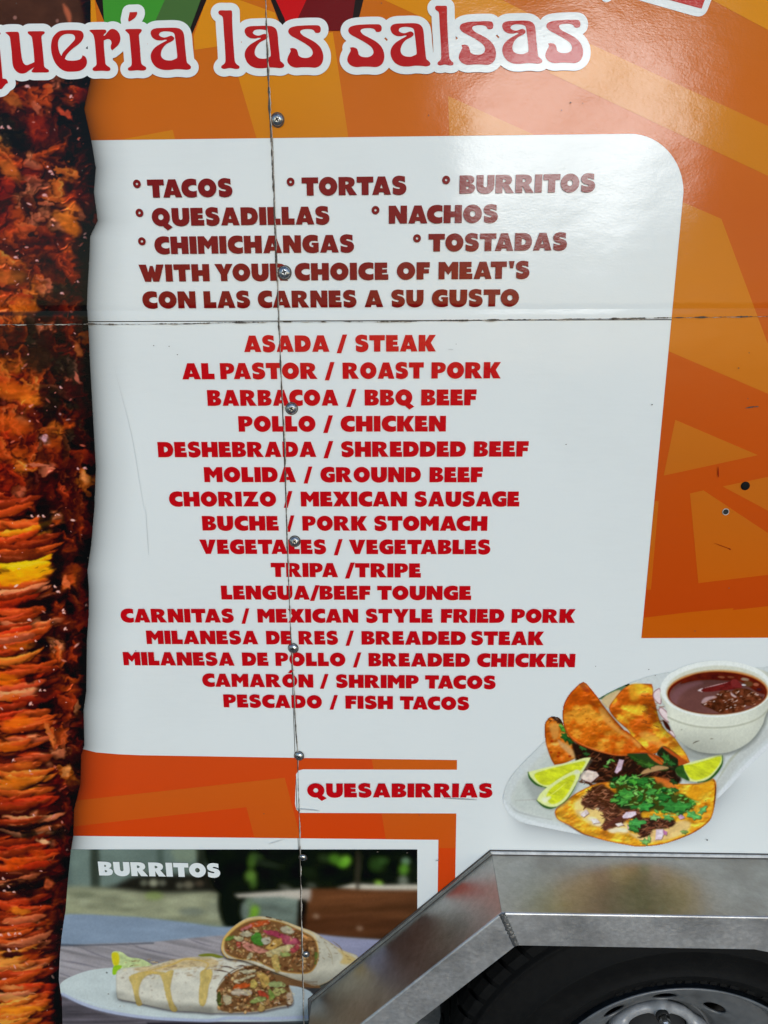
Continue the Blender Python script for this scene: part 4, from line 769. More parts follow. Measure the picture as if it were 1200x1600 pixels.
# bowl
BODY = B_([(283,330),(292,400),(330,470),(345,560),(375,640),(420,720),(500,790),(600,838),(740,856),(870,842),(990,790),(1080,715),(1150,610),(1180,520),(1235,400),(1280,330),(1280,200),(800,60),(400,150)])
tp.poly([(x+3, y+4) for x, y in [p[:2] for p in BODY]], (96,98,90), 4, .6)
def bowlf(X, Y):
    x = (X-980)*5.4545; y = (Y-1020)*5.4545; t = np.clip((x-300)/900, 0, 1); c = np.array((220,221,208), float)*(1-t[..., None]) + np.array((212,213,202), float)*t[..., None]
    k = sst(560, 860, y)*.20*(.4+.9*sst(.95, .1, t)) + .10*sst(.1, 0, t) + .08*sst(.75, 1, t); return c*(1-k[..., None])*(np.array((1, 1, .97)))
tp.poly(BODY, bowlf, .8, idn=9)
tp.stroke(B_([(345,545),(420,580),(520,612),(640,632),(760,636),(900,625),(1040,590),(1140,540),(1200,480)]), 2.2, (168,168,146), .8, 1.2, False); tp.stroke(B_([(345,532),(440,568),(560,602),(740,620),(900,608),(1060,566)]), 1.2, (226,226,212), .5, 1.0)
def ell(cx, cy, rx, ry, rot=0, n=48): return [(cx+rx*math.cos(t)*math.cos(rot)-ry*math.sin(t)*math.sin(rot), cy+rx*math.cos(t)*math.sin(rot)+ry*math.sin(t)*math.cos(rot)) for t in np.linspace(0, 2*math.pi, n, endpoint=False)]
tp.poly(B_(ell(757, 304, 476, 243, -.02)), (226,229,222), .8, idn=9, k=1); tp.poly(B_(ell(766, 318, 440, 212, -.02)), (204,204,186), 2.0, k=1)
tp.poly(B_(ell(768, 334, 434, 190, -.02)), (196,120,60), 1.6, k=1, rim=(2.4, (180,170,130), .7)); tp.poly(B_(ell(766, 342, 424, 180, -.02)), (96,26,10), 1.2, k=1, idn=10)
tp.poly(B_(ell(766, 350, 408, 168, -.02)), lambda X, Y: np.array((108,68,62), float)*(.9+.2*fbm(X, Y, 30, 14, 90, 3))[..., None]*(1-.22*sst(1084, 1060, Y)[..., None]), 1.4, k=1)
tp.poly(B_([(450,262),(560,185),(740,160),(920,175),(1050,215),(1150,290),(1180,350),(1100,330),(960,240),(850,235),(700,228),(560,240)]), lambda X, Y: np.array((84,26,14), float)*(.75+.6*fbm(X, Y, 10, 6, 92, 3))[..., None], 1.6)
for x, y, a_, b_, c in [(990,222,22,12,(150,130,110)),(1030,262,40,24,(96,66,40)),(1095,268,24,14,(170,96,70)),(800,205,30,9,(132,74,52)),(880,205,30,10,(120,60,40)),(990,272,20,7,(220,216,220)),(1010,225,26,12,(150,126,104)),(1120,310,20,12,(60,30,40))]:
    (px_, py_), = B_([(x, y)]); tp.blob(px_, py_, a_/5.45, b_/5.45, .1, c, .35, .9)
tp.poly(B_([(360,400),(380,340),(450,280),(600,240),(640,260),(520,310),(440,380),(420,440)]), (126,86,90), 4, .6)
tp.poly(B_([(600,318),(640,300),(640,330),(620,325)]), (230,216,216), 1.2, .9)
tp.poly(B_([(630,312),(700,288),(800,262),(870,240),(920,220),(955,250),(975,290),(900,310),(800,318),(700,330),(640,328)]), lambda X, Y: np.array((100,30,28), float)*(.7+.6*fbm(X, Y, 7, 4, 93, 3))[..., None], .8); tp.poly(B_([(880,240),(920,221),(965,262),(970,295),(900,290)]), (124,44,42), 1.5, .8)
tp.stroke(B_([(660,296),(760,272),(850,250)]), 1.3, (220,180,180), .8)
mc = B_([(630,425),(700,390),(770,345),(800,320),(860,320),(900,360),(960,400),(1000,430),(990,480),(880,510),(800,515),(720,480),(650,450)]); md_ = B_([(890,330),(940,300),(1040,310),(1100,350),(1150,380),(1140,410),(1060,450),(1000,440),(930,380)])
for pts, sd_ in ((md_, 94), (mc, 96)):
    tp.poly(pts, lambda X, Y: np.array((92,46,28), float)*(.45+1.1*fbm(X, Y, 6, 5, sd_, 3))[..., None], .8)
rr = np.random.RandomState(12)
for _ in range(95):
    x, y = rr.uniform(640, 1140), rr.uniform(318, 500)
    (a, b), = B_([(x, y)])
    if inside([p[:2] for p in mc], np.array([a]), np.array([b]))[0] or inside([p[:2] for p in md_], np.array([a]), np.array([b]))[0]:
        tp.stroke([(a, b), (a+rr.uniform(1.2, 4), b-rr.uniform(-.6, 1.6))], rr.uniform(.7, 1.7), [(236,214,200),(206,150,120),(50,22,14),(140,84,54)][rr.randint(4)], .8)
tp.poly(B_([(630,420),(660,380),(740,365),(760,378),(700,400),(650,430)]), (190,160,160), 1.5, .8); tp.poly(B_([(880,335),(900,350),(930,372),(915,378),(885,360)]), (216,190,190), 1.0, .8)
tp.poly(B_(ell(766, 352, 406, 166, -.02)), (90,60,60), 1, 0)
tp.stroke(B_([(558,770),(580,757),(612,747)]), 1.3, (60,54,44), .9); tp.blob(*B_([(718,730)])[0], 2.4, .9, 0, (120,116,100), .5, .8); tp.blob(*B_([(462,652)])[0], 1.2, .6, 0, (120,116,90), .5, .8)
tp.blur(.55)
# whole-picture ink grain
gr = (fbm(Xg, Yg, 2.6, 2.6, 801, 2)-.5)*.07; tp.rgb = np.clip(tp.rgb*(1+gr[..., None]*(tp.id > 0)[..., None]), 2, 250)
qs = empty('quesabirria_picture', parent=truck); qs['label'] = 'printed picture of tacos, lime wedges and a bowl of red broth on a white plate'
tp.build({1: ('plate', 'white oval plate'), 2: ('taco', 'rear taco with its left edge showing'), 3: ('taco', 'second folded taco leaning on the bowl'), 4: ('taco', 'front folded orange taco'), 5: ('tostada', 'open taco heaped with beef and cilantro'),
          6: ('lime_wedge', 'rear left lime wedge'), 7: ('lime_wedge', 'front left lime wedge'), 8: ('lime_wedge', 'right lime wedge with dark rind'), 9: ('bowl', 'white bowl'), 10: ('broth', 'red brown broth with meat')}, 5, M['picture'], qs)
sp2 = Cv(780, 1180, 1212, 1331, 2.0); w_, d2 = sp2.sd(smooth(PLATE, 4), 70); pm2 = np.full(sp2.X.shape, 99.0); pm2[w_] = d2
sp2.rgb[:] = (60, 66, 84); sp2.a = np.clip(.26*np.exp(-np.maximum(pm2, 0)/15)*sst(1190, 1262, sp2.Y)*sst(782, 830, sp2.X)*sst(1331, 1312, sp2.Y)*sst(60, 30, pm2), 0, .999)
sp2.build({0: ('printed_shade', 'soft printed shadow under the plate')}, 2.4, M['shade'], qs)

# ---- burrito photograph
bp = Cv(90, 1327, 652.4, 1612, 1.0)
E = lambda p: zz(90, 1300, 5, p); Fz = lambda p: zz(90, 1440, 5, p); Gz = lambda p: zz(320, 1410, 5, p); Hz = lambda p: zz(320, 1300, 3.529, p)
Xg, Yg = bp.X, bp.Y
def tex(col, sx, sy, seed, amp=.3, sl=0):
    return lambda X, Y: np.array(col, float)*(1-amp/2+amp*fbm(X, Y+sl*X, sx, sy, seed, 3))[..., None]
bp.rgb[:] = tex((110,126,116), 60, 30, 1)(Xg, Yg)
def bpoly(pts, col, soft, op=1.0, k=4): bp.poly(pts, col, soft, op, k=k)
bpoly([(90,1320),(108,1320),(108,1400),(90,1400)], (84,98,92), 8)
bpoly([(142,1320),(154,1320),(156,1400),(144,1400)], (46,52,42), 3.5, .85); bpoly([(246,1320),(254,1320),(256,1372),(248,1372)], (70,84,74), 3, .7); bpoly([(306,1320),(317,1320),(322,1372),(312,1372)], (30,34,24), 3, .9); bpoly([(270,1320),(305,1320),(305,1345),(275,1345)], (132,144,116), 6, .6)
bpoly([(170,1386),(215,1368),(300,1366),(345,1364),(360,1400),(330,1404),(220,1398),(100,1404),(100,1390)], (30,28,22), 6, .95)
bpoly([(90,1389),(160,1386),(240,1394),(350,1396),(380,1440),(340,1446),(200,1434),(90,1434)], tex((146,148,118), 34, 7, 3, .5), 5)
for x, y, rx_, ry_, c, o in [(225,1379,6,5,(128,130,108),.7),(240,1379,7,6,(168,168,140),.85),(254,1379,6,5,(140,140,118),.6),(281,1383,6,5,(120,116,96),.7),(295,1382,8,6,(136,128,104),.7),(312,1380,7,5,(100,84,66),.6),(241,1399,14,7,(130,148,80),.7),(131,1409,8,6,(176,178,146),.6),(290,1408,26,8,(172,172,140),.5),(300,1424,20,6,(110,118,108),.6),(336,1420,12,16,(150,154,130),.5),(118,1420,16,6,(166,168,132),.5),(160,1425,30,5,(176,176,140),.4),(130,1398,20,5,(96,100,78),.5)]: bp.blob(x, y, rx_, ry_, 0, c, .4, o)
bpoly([(326,1320),(660,1320),(660,1400),(380,1404),(352,1404),(335,1385),(328,1366)], tex((20,24,16), 26, 20, 5, .9), 4)
bpoly([(343,1395),(388,1398),(386,1448),(350,1446)], (22,26,18), 4)
bpoly([(385,1404),(472,1402),(470,1450),(388,1446)], tex((112,124,112), 30, 8, 6, .6), 4); bpoly([(468,1396),(484,1392),(482,1462),(466,1462)], (24,22,16), 3)
for x, y, rx_, ry_, c, o in [(394,1345,7,12,(84,124,44),.7),(392,1368,9,9,(116,160,62),.75),(396,1380,6,8,(90,130,50),.6),(390,1410,6,7,(110,130,96),.6),(398,1423,7,9,(120,170,40),.85),(395,1435,7,6,(110,160,30),.8),(402,1338,10,5,(60,84,44),.6),(420,1350,22,5,(52,64,48),.5),(524,1342,11,8,(86,140,40),.8),(541,1344,8,8,(128,196,56),.85),(535,1351,8,5,(104,170,44),.8),(588,1350,12,11,(60,96,40),.6),(600,1344,8,6,(70,110,50),.5),(634,1345,7,6,(130,168,130),.75),(631,1358,8,9,(100,156,50),.85),(630,1375,8,7,(150,156,136),.7),(592,1379,7,4,(140,190,60),.9),(487,1383,8,4,(120,124,108),.5),(446,1386,10,4,(130,130,116),.5),(505,1340,8,6,(60,84,44),.5),(480,1362,12,8,(36,48,30),.6),(560,1360,5,24,(64,62,50),.5)]: bp.blob(x, y, rx_, ry_, .2, c, .6, o)
wood = lambda X, Y: np.array((98,60,36), float)*(.62+.8*fbm(X, Y+.05*X, 90, 7, 8, 4))[..., None]
bpoly([(482,1388),(520,1387),(660,1390),(660,1472),(600,1468),(476,1459)], wood, 2.4, k=1); bpoly([(476,1430),(660,1440),(660,1475),(476,1462)], (60,34,22), 8, .45)
bpoly([(366,1397),(400,1394),(480,1388),(486,1390),(483,1402),(470,1405),(440,1401),(372,1402)], (196,186,170), 2.0, k=1); bpoly([(470,1392),(486,1390),(484,1408),(474,1404)], (170,156,142), 2.5, .8); bpoly([(526,1386),(540,1383),(552,1380),(600,1382),(660,1381),(660,1390.5),(590,1390),(560,1389)], (206,196,176), 1.6, k=1)
bpoly([(556,1330),(562,1330),(562,1388),(556,1388)], (60,54,42), 2, .7)
for x, y in [(494,1431),(562,1450)]: bp.blob(x, y, 5, 3.5, .2, (170,140,114), .6, .7)
bp.blur(2.2)
# table
bpoly([(86,1431),(200,1431.5),(250,1436),(300,1442),(345,1448),(400,1446),(520,1462),(600,1468),(660,1474),(660,1520),(400,1480),(330,1470),(200,1476),(86,1478)], lambda X, Y: (np.array((134,150,168), float)+np.array((16,0,6))*sst(330, 560, X)[..., None])*(.93+.14*fbm(X, Y, 50, 12, 10, 3))[..., None], 2.5)
tb = lambda X, Y: np.array((152,146,148), float)*(.70+.62*fbm(X, Y-.22*X, 130, 5.5, 12, 4, .65))[..., None]
bpoly([(86,1477),(150,1474),(240,1471),(330,1462),(420,1458),(420,1620),(86,1620)], tb, 1.6, k=1); bpoly([(86,1474),(130,1475.5),(190,1474),(240,1472),(240,1474),(130,1477.5),(86,1478)], (60,66,76), 1.2, .7)
for pts in (E([(1020,830),(1100,860),(1200,890)]), Fz([(560,160),(640,200),(800,240),(1000,280)]), Fz([(180,200),(300,250),(420,290)]), Fz([(30,300),(200,330),(350,370)]), Fz([(20,400),(100,430)])): bp.stroke(pts, 1.6, (84,80,92), .6)
bpoly([(86,1556),(110,1562),(170,1584),(260,1594),(400,1598),(400,1620),(86,1620)], lambda X, Y: np.array((86,80,86), float)*(.5+.9*fbm(X, Y, 60, 4, 14, 3))[..., None], 3, .9); bpoly([(230,1597),(500,1598),(500,1620),(230,1620)], (40,38,44), 2, .95, k=1); bpoly([(476,1540),(500,1540),(500,1580),(478,1575)], (44,40,44), 3, .8)
bp.blur(.9)
# plate
BPL = Fz([(18,520),(30,475),(100,430),(250,378),(440,356),(800,345),(1200,345)]) + Gz([(500,560),(700,640),(850,720),(850,900),(700,925),(300,930),(100,928)]) + Fz([(1100,775),(900,770),(700,755),(500,728),(330,690),(200,650),(80,590),(30,560)])
bp.poly([(x, y+2) for x, y in [p[:2] for p in BPL]], (60,56,66), 2.5, .7); bp.poly(BPL, lambda X, Y: (np.array((200,210,207), float) - np.array((26,24,18))*sst(300, 480, X)[..., None])*(.96+.08*fbm(X, Y, 30, 14, 15, 2))[..., None], .9, idn=1)
bp.stroke(Fz([(40,565),(200,640),(400,700),(700,748),(1000,765),(1200,770)]) + Gz([(200,900),(500,905),(840,890)]), 5, (170,178,206), .8, 1.8, False); bp.stroke(Fz([(60,550),(220,615),(420,672),(650,700)]), 1.5, (206,218,222), .6)
bp.blob(*Fz([(385,396)])[0], 1.6, 1.1, .5, (70,74,70), .4, .8); bp.blob(*Fz([(398,562)])[0], 1.3, .8, .5, (110,110,100), .4, .8)
# lime and lettuce
bpoly(Fz([(425,245),(460,228),(510,240),(560,275),(640,285),(700,310),(740,345),(620,360),(500,365),(445,350)]), tex((198,212,148), 7, 6, 16, .35), .9); bpoly(Fz([(424,248),(470,240),(485,290),(470,345),(435,330)]), (214,200,40), 1.6); bpoly(Fz([(440,345),(500,340),(490,370),(455,410),(430,405)]), (150,196,40), 1.0)
bpoly(Fz([(1100,262),(1160,246),(1230,250),(1300,275),(1200,285)]), (120,124,44), 1.5)
# lower burrito
b1_ = Fz([(460,400),(480,372),(560,355),(700,345),(800,320),(900,298),(1000,280),(1200,270)]) + Gz([(100,432),(240,450),(380,470),(480,520),(560,560),(640,620),(680,700),(684,790),(560,822),(400,855),(200,862),(100,860)]) + Fz([(1200,712),(1080,700),(900,690),(750,660),(600,625),(480,600),(462,560),(458,480)])
bp.poly([(x+1, y+3) for x, y in [p[:2] for p in b1_]], (70,60,60), 2.5, .6)
def tort(X, Y):
    a = fbm(X, Y, 26, 14, 17, 3); b = fbm(X, Y, 4, 3.2, 18, 3); c = np.array((224,219,200), float)*(.86+.2*a)[..., None]; k = sst(.62, .76, b)[..., None]*.35*sst(1540, 1505, Y)[..., None]; t = sst(1560, 1584, Y)[..., None]*.25
    return (c*(1-k)+np.array((130,96,70))*k)*(1-t)
bp.poly(b1_, tort, .8, idn=2, rim=(2.2, (170,160,140), .5))
bpoly(Fz([(600,360),(760,345),(900,300),(1050,275),(1200,280)]) + Gz([(110,470),(60,510),(-40,500)]) + Fz([(1100,350),(900,370),(700,400)]), tex((196,166,112), 8, 4, 19, .5), 2, .7)
rr = np.random.RandomState(31)
for _ in range(70):
    a, b = rr.uniform(190, 350), rr.uniform(1498, 1530); bp.stroke([(a, b), (a+rr.uniform(2, 8), b+rr.uniform(-1.5, .5))], rr.uniform(.6, 1.5), [(96,64,44),(150,116,76),(226,206,150)][rr.randint(3)], .6)
for _ in range(55):
    a, b = rr.uniform(186, 345), rr.uniform(1515, 1575); bp.blob(a, b, rr.uniform(.6, 2), rr.uniform(.4, 1.1), rr.uniform(0, 3), [(140,118,96),(176,160,136)][rr.randint(2)], .5, .55)
bp.blur(.6, (bp.id == 2)*1.0)
sauce = (208,178,92)
def drip(pts): bp.poly([(x+.8, y+.6) for x, y in [p[:2] for p in pts]], (150,120,70), 1.4, .4, jag=.7); bp.poly(pts, tex(sauce, 5, 9, 20, .35), .9, .74, rim=(1.5, (176,138,56), .5), jag=.8)
drip(Fz([(560,430),(620,400),(720,385),(830,395),(720,410),(670,440),(640,500),(635,570),(660,640),(640,655),(615,640),(598,560),(580,490)])); drip(Fz([(690,395),(820,400),(900,375),(890,450),(880,520),(900,620),(935,685),(905,700),(880,680),(855,600),(835,520),(815,440),(790,410)])); drip(Fz([(1120,385),(1200,370),(1205,430),(1180,500),(1165,600),(1140,655),(1110,640),(1105,560),(1115,470)]))
bp.stroke(Fz([(620,405),(760,370),(900,330),(1000,290),(1100,300),(1200,295)]), 3.0, (206,170,90), .8); bp.stroke(Fz([(1100,300),(1180,330),(1120,400)]), 2.6, (206,170,90), .8)
# cut face filling
def crumbs(poly, n, seed, cols, rs=(1.2, 3.6)):
    r_ = np.random.RandomState(seed); A_ = np.array([p[:2] for p in poly]); lo, hi = A_.min(0), A_.max(0)
    for _ in range(n):
        x, y = r_.uniform(lo[0], hi[0]), r_.uniform(lo[1], hi[1])
        if not inside(A_, np.array([x]), np.array([y]))[0]: continue
        q_ = r_.uniform(*rs); c = np.array(cols[r_.randint(len(cols))])*r_.uniform(.75, 1.15); bp.blob(x+.5, y+.8, q_*1.2, q_*.9, r_.uniform(0, 3), c*.5, .5, .6); bp.blob(x, y, q_*1.1, q_*.75, r_.uniform(0, 3), c, .4, .9); bp.blob(x-.3*q_, y-.3*q_, q_*.4, q_*.3, 0, np.clip(c*1.4, 0, 240), .5, .6)
BR = ((158,110,68),(182,134,84),(130,84,50),(200,156,104),(112,68,40),(170,120,74))
f1 = Gz([(95,700),(110,650),(160,590),(240,535),(330,497),(430,485),(510,530),(570,570),(640,625),(676,700),(680,785),(560,815),(400,850),(180,856),(110,820)])
bp.poly(f1, (112,78,48), 1.0, idn=2, rim=(2, (206,190,150), .7)); crumbs(f1, 330, 40, BR)
f2o = Gz([(130,340),(150,270),(220,190),(330,120),(450,106),(600,138),(740,188),(850,228),(950,290),(1080,370),(1200,425),(1120,520),(900,645),(760,618),(600,562),(450,505),(300,450),(180,432),(135,380)])
bp.poly([(x, y+3) for x, y in [p[:2] for p in f2o]], (40,30,24), 3, .75)
bpoly(Gz([(560,560),(700,600),(880,640),(900,665),(780,660),(640,640),(560,600)]), (120,86,54), 1.5)
bp.poly(f2o, lambda X, Y: np.array((208,202,180), float)*(.86+.2*fbm(X, Y+.4*X, 20, 12, 43, 3))[..., None]*(1-.2*sst(1510, 1540, Y)[..., None]), .8, idn=3, rim=(2, (176,140,90), .6))
f2 = Gz([(150,335),(170,270),(240,200),(340,142),(460,127),(600,152),(740,212),(850,272),(888,370),(878,470),(820,545),(700,552),(560,527),(400,458),(260,438),(170,398)])
bp.poly(f2, (122,84,50), 1.2, rim=(2.4, (214,160,70), .85)); crumbs(Gz([(180,330),(260,230),(400,160),(600,170),(740,230),(840,290),(868,380),(850,470),(780,530),(600,515),(400,440),(220,410)]), 380, 42, BR)
for p, w1, c in [((1000,300,1080,400),2,(120,96,70)),((930,310,1000,480),1.4,(150,130,96))]:
    bp.stroke(Gz([(p[0], p[1]), ((p[0]+p[2])/2+20, (p[1]+p[3])/2), (p[2], p[3])]), w1, c, .6)
bpoly(Gz([(1040,365),(1120,400),(1180,440),(1130,480),(1060,470),(1080,420)]), (206,170,90), 3, .7)
for _ in range(26):
    a, b = Gz([(rr.uniform(860, 1150), rr.uniform(240, 440))])[0]
    if inside([p[:2] for p in f2o], np.array([a]), np.array([b]))[0]: bp.stroke([(a, b), (a+rr.uniform(2, 5), b+rr.uniform(.5, 3))], 1.1, (110,84,60), .6)
for _ in range(8): y0 = 585 + 9*_; bp.stroke(Gz([(600+_*16, y0), (720+_*10, y0+22), (880, y0+30-_*3)]), .9, (96,66,46), .7)
def piece(pts, c, sd=3): c = np.array(c)*.9+6; bp.poly([(x+.7, y+1.2) for x, y in [p[:2] for p in pts]], (60,36,22), 1.6, .4, jag=2.0); bp.poly(pts, tex(c, 5, 3.5, sd, .55), 1.0, .9, rim=(1.8, c*.6, .35), jag=2.0)
piece(Gz([(270,210),(330,175),(420,140),(500,135),(505,165),(430,180),(360,205),(290,218)]), (206,84,40)); piece(Gz([(275,215),(330,182),(370,175),(350,200),(300,220)]), (206,120,116)); piece(Gz([(460,215),(540,215),(620,250),(730,290),(725,325),(640,330),(600,310),(560,270),(480,240)]), (170,58,84)); piece(Gz([(620,250),(700,275),(730,300),(715,325),(640,325),(615,290)]), (190,88,104))
piece(Gz([(270,240),(330,220),(380,240),(350,265),(300,262)]), (206,196,160)); piece(Gz([(360,280),(395,228),(435,240),(460,330),(420,330),(380,318)]), (70,140,46)); piece(Gz([(445,280),(500,270),(520,310),(470,330)]), (210,206,180)); piece(Gz([(285,305),(340,305),(420,345),(520,380),(480,392),(380,385),(310,355)]), (216,140,120)); piece(Gz([(245,305),(285,310),(275,350),(250,340)]), (196,74,64)); piece(Gz([(470,350),(560,280),(605,290),(590,330),(520,370)]), (206,160,80)); piece(Gz([(430,215),(380,210),(360,225),(420,230)]), (214,190,120))
piece(Gz([(590,200),(640,180),(700,215),(690,245),(620,235)]), (206,198,166)); piece(Gz([(480,390),(600,340),(720,330),(680,375),(560,420),(500,420)]), (216,200,140)); piece(Gz([(520,430),(560,400),(580,460),(585,525),(550,535),(525,480)]), (210,176,96)); piece(Gz([(670,360),(740,310),(735,360),(690,392)]), (176,66,74)); piece(Gz([(150,290),(200,262),(240,270),(180,298)]), (110,150,60)); piece(Gz([(760,245),(830,275),(845,300),(780,290)]), (214,150,84)); piece(Gz([(345,395),(380,400),(360,440),(330,440)]), (214,200,150)); piece(Gz([(590,390),(650,385),(670,415),(610,425)]), (160,176,96)); piece(Gz([(860,390),(885,400),(880,440),(860,490)]), (100,120,50)); piece(Gz([(240,258),(300,270),(290,300),(240,290)]), (200,190,140))
piece(Gz([(225,650),(270,632),(350,632),(350,655),(280,672),(230,675)]), (206,84,34)); piece(Gz([(230,610),(310,580),(390,560),(395,575),(320,600),(240,625)]), (220,206,160)); piece(Gz([(400,540),(480,560),(510,600),(495,650),(460,668),(440,610)]), (206,166,84)); piece(Gz([(500,650),(520,615),(600,620),(630,650),(560,665)]), (170,186,116)); piece(Gz([(530,670),(600,665),(630,690),(580,725),(540,720)]), (190,190,110)); piece(Gz([(410,690),(440,680),(500,730),(490,745),(430,725)]), (190,66,44)); piece(Gz([(200,690),(280,675),(370,690),(350,720),(260,728),(215,715)]), (206,190,164)); piece(Gz([(350,770),(400,740),(470,735),(470,765),(380,785)]), (150,170,90)); piece(Gz([(140,750),(160,715),(205,740),(200,790),(160,790)]), (206,190,150)); piece(Gz([(410,830),(440,780),(475,790),(470,830),(430,850)]), (196,160,90)); piece(Gz([(640,720),(680,700),(680,790),(650,790)]), (206,180,150)); piece(Gz([(500,680),(530,700),(545,745),(510,760)]), (130,160,70)); piece(Gz([(370,600),(410,620),(400,670),(360,660)]), (206,180,90)); piece(Gz([(95,720),(120,700),(130,790),(115,815),(98,780)]), (70,80,34)); piece(Gz([(270,530),(390,520),(400,545),(310,555)]), (210,200,160))
for pts in (Gz([(75,525),(130,530),(190,545)]), Gz([(130,500),(180,500),(240,520)]), Gz([(480,110),(520,120)]), Gz([(560,130),(600,140)]), Gz([(250,500),(290,490),(320,500)])): bp.stroke(pts, 1.8, (50,26,20), .85)
def strands(poly, n, seed, cols):
    r_ = np.random.RandomState(seed); A_ = np.array([p[:2] for p in poly]); lo, hi = A_.min(0), A_.max(0)
    for _ in range(n):
        x, y = r_.uniform(lo[0], hi[0]), r_.uniform(lo[1], hi[1])
        if inside(A_, np.array([x]), np.array([y]))[0]:
            a = r_.uniform(-.5, .9); l = r_.uniform(2, 8); bp.stroke([(x, y), (x+l*.5*math.cos(a)+r_.normal(), y+l*.5*math.sin(a)+r_.normal()), (x+l*math.cos(a), y+l*math.sin(a))], r_.uniform(.7, 2.0), cols[r_.randint(len(cols))], r_.uniform(.5, .9), .8)
SC = [(226,210,160),(214,190,120),(196,150,92),(70,40,26),(52,30,20),(206,120,90),(150,170,90),(232,222,196),(110,66,40)]
bp.stroke(Gz([(180,430),(140,380),(150,290),(220,205),(330,135),(440,115)]), 3.6, (222,170,80), .8, 1.0); bp.stroke(Gz([(440,112),(600,142),(740,198),(850,250),(885,350),(880,470)]), 2.0, (226,190,120), .7, 1.0)
strands(f1, 120, 61, SC); strands(f2, 150, 62, SC)
for pts in (Gz([(110,640),(160,575),(240,520),(330,485)]), Gz([(200,560),(260,530),(330,515),(400,500)]), Gz([(330,505),(420,520),(500,560)])): bp.stroke(pts, 1.7, (52,32,22), .6)
bp.blur(.6, (bp.id > 1)*1.0)
for (a, b, c_, d_) in [(130,1503,330,1512)]:
    for _ in range(30):
        x, y = rr.uniform(a, c_)+60, rr.uniform(1499, 1516); bp.blob(x, y, rr.uniform(1.5, 5), rr.uniform(.6, 1.5), -.1, (176,136,84), .6, .35)
bp.light(Fz([(460,540),(800,620),(1200,660),(1200,720),(800,690),(460,620)]) + [], .84, 5)
bp.rgb = np.clip(bp.rgb*(1+((fbm(Xg, Yg, 2.4, 2.4, 811, 2)-.5)*.07)[..., None])*.94, 2, 250)
bph = empty('burrito_picture', parent=truck); bph['label'] = 'printed photograph of two cut burritos on a white plate'
bp.build({0: ('photo_background', None), 1: ('plate', 'white oval plate'), 2: ('burrito', 'lower burrito with yellow sauce'), 3: ('burrito', 'upper burrito showing its cut end')}, 4, M['picture'], bph, bp.X > edge_x(bp.Y) - 6)
# ------------------------------------------------------------------ truck side: four sheets with a cut-out for the wheel
def SX(y):      # photo x of the vertical joint at photo y
    return float(np.interp(y, [0,100,190,290,400,510,600,700,850,1000,1180,1330,1590,1700], [415,418.5,422.5,427.5,431.5,436,440,445,449,455,465,469,474,476]))
def SY(x):
    return float(np.interp(x, [-100,0,150,300,340,432,600,700,900,1050,1200,1330], [508,507,506.4,505.8,504.2,503.2,502.6,500.6,498.2,496.6,494,492]))
FW = 0.122       # how far the fender stands out
_cs = [(1000,1336.5),(768,1336.5),(487.5,1562)]
(xa, za), (xb, zb), (xc, zc) = [tuple(map(float, P(*p))) for p in _cs]
WX = float(P(1055, 1716, -.08)[0]); WZ = float(P(1055, 1716, -.08)[1])      # wheel centre
xr = 2*WX - xb + .01; FPATH = [(xr + (xb-xc), zc), (xr, za), (xb, za), (xc, zc), (xc, zc - .33)]
def slab(name, loop, th, y, mat, label=None, hole=None):
    V, Ff = fill2d([loop]); n = len(V); verts = [(a, y, b) for a, b in V] + [(a, y + th, b) for a, b in V]
    faces = [t[::-1] for t in Ff.tolist()] + [[i + n for i in t] for t in Ff.tolist()]
    from collections import Counter
    ec = Counter(); 
    for t in Ff.tolist():
        for k in range(3): ec[(t[k], t[(k+1) % 3])] += 1
    for (a, b) in ec:
        if (b, a) not in ec: faces.append([a, b, b + n, a + n])
    o = mesh(name, verts, faces, mat, truck)
    if label: o['label'] = label
    return o
gp = .0006
zs = float(np.mean([P(x, SY(x))[1] for x in (0, 400, 800, 1200)])); xs = float(np.mean([P(SX(y), y)[0] for y in (50, 400, 800, 1200, 1550)]))
XL, XR, ZT, ZB = -1.35, 2.1, 2.35, .42
slab('wall_sheet', [(XL, zs+gp), (xs-gp, zs+gp), (xs-gp, ZT), (XL, ZT)], .004, 0, M['white'], 'upper wall sheet carrying the meat picture')
slab('wall_sheet', [(xs+gp, zs+gp), (XR, zs+gp), (XR, ZT), (xs+gp, ZT)], .004, 0, M['white'], 'upper wall sheet carrying the burnt orange field')
slab('wall_sheet', [(XL, ZB), (xs-gp, ZB), (xs-gp, zs-gp), (XL, zs-gp)], .004, 0, M['white'], 'lower wall sheet carrying the burrito photograph')
inn = .012
slab('wall_sheet', [(xs+gp, ZB), (xc+inn, ZB), (xc+inn, zc-.004), (xb+.006, za-inn), (xr-.006, za-inn), (xr+(xb-xc)-inn, zc-.004), (xr+(xb-xc)-inn, ZB), (XR, ZB), (XR, zs-gp), (xs+gp, zs-gp)], .004, 0, M['white'], 'lower wall sheet cut out above the wheel')
slab('wall_backing', [(XL, ZB), (xc+inn, ZB), (xc+inn, zc-.004), (xb+.006, za-inn), (XR, za-inn), (XR, ZT), (XL, ZT)], .02, .0045, M['gap'])
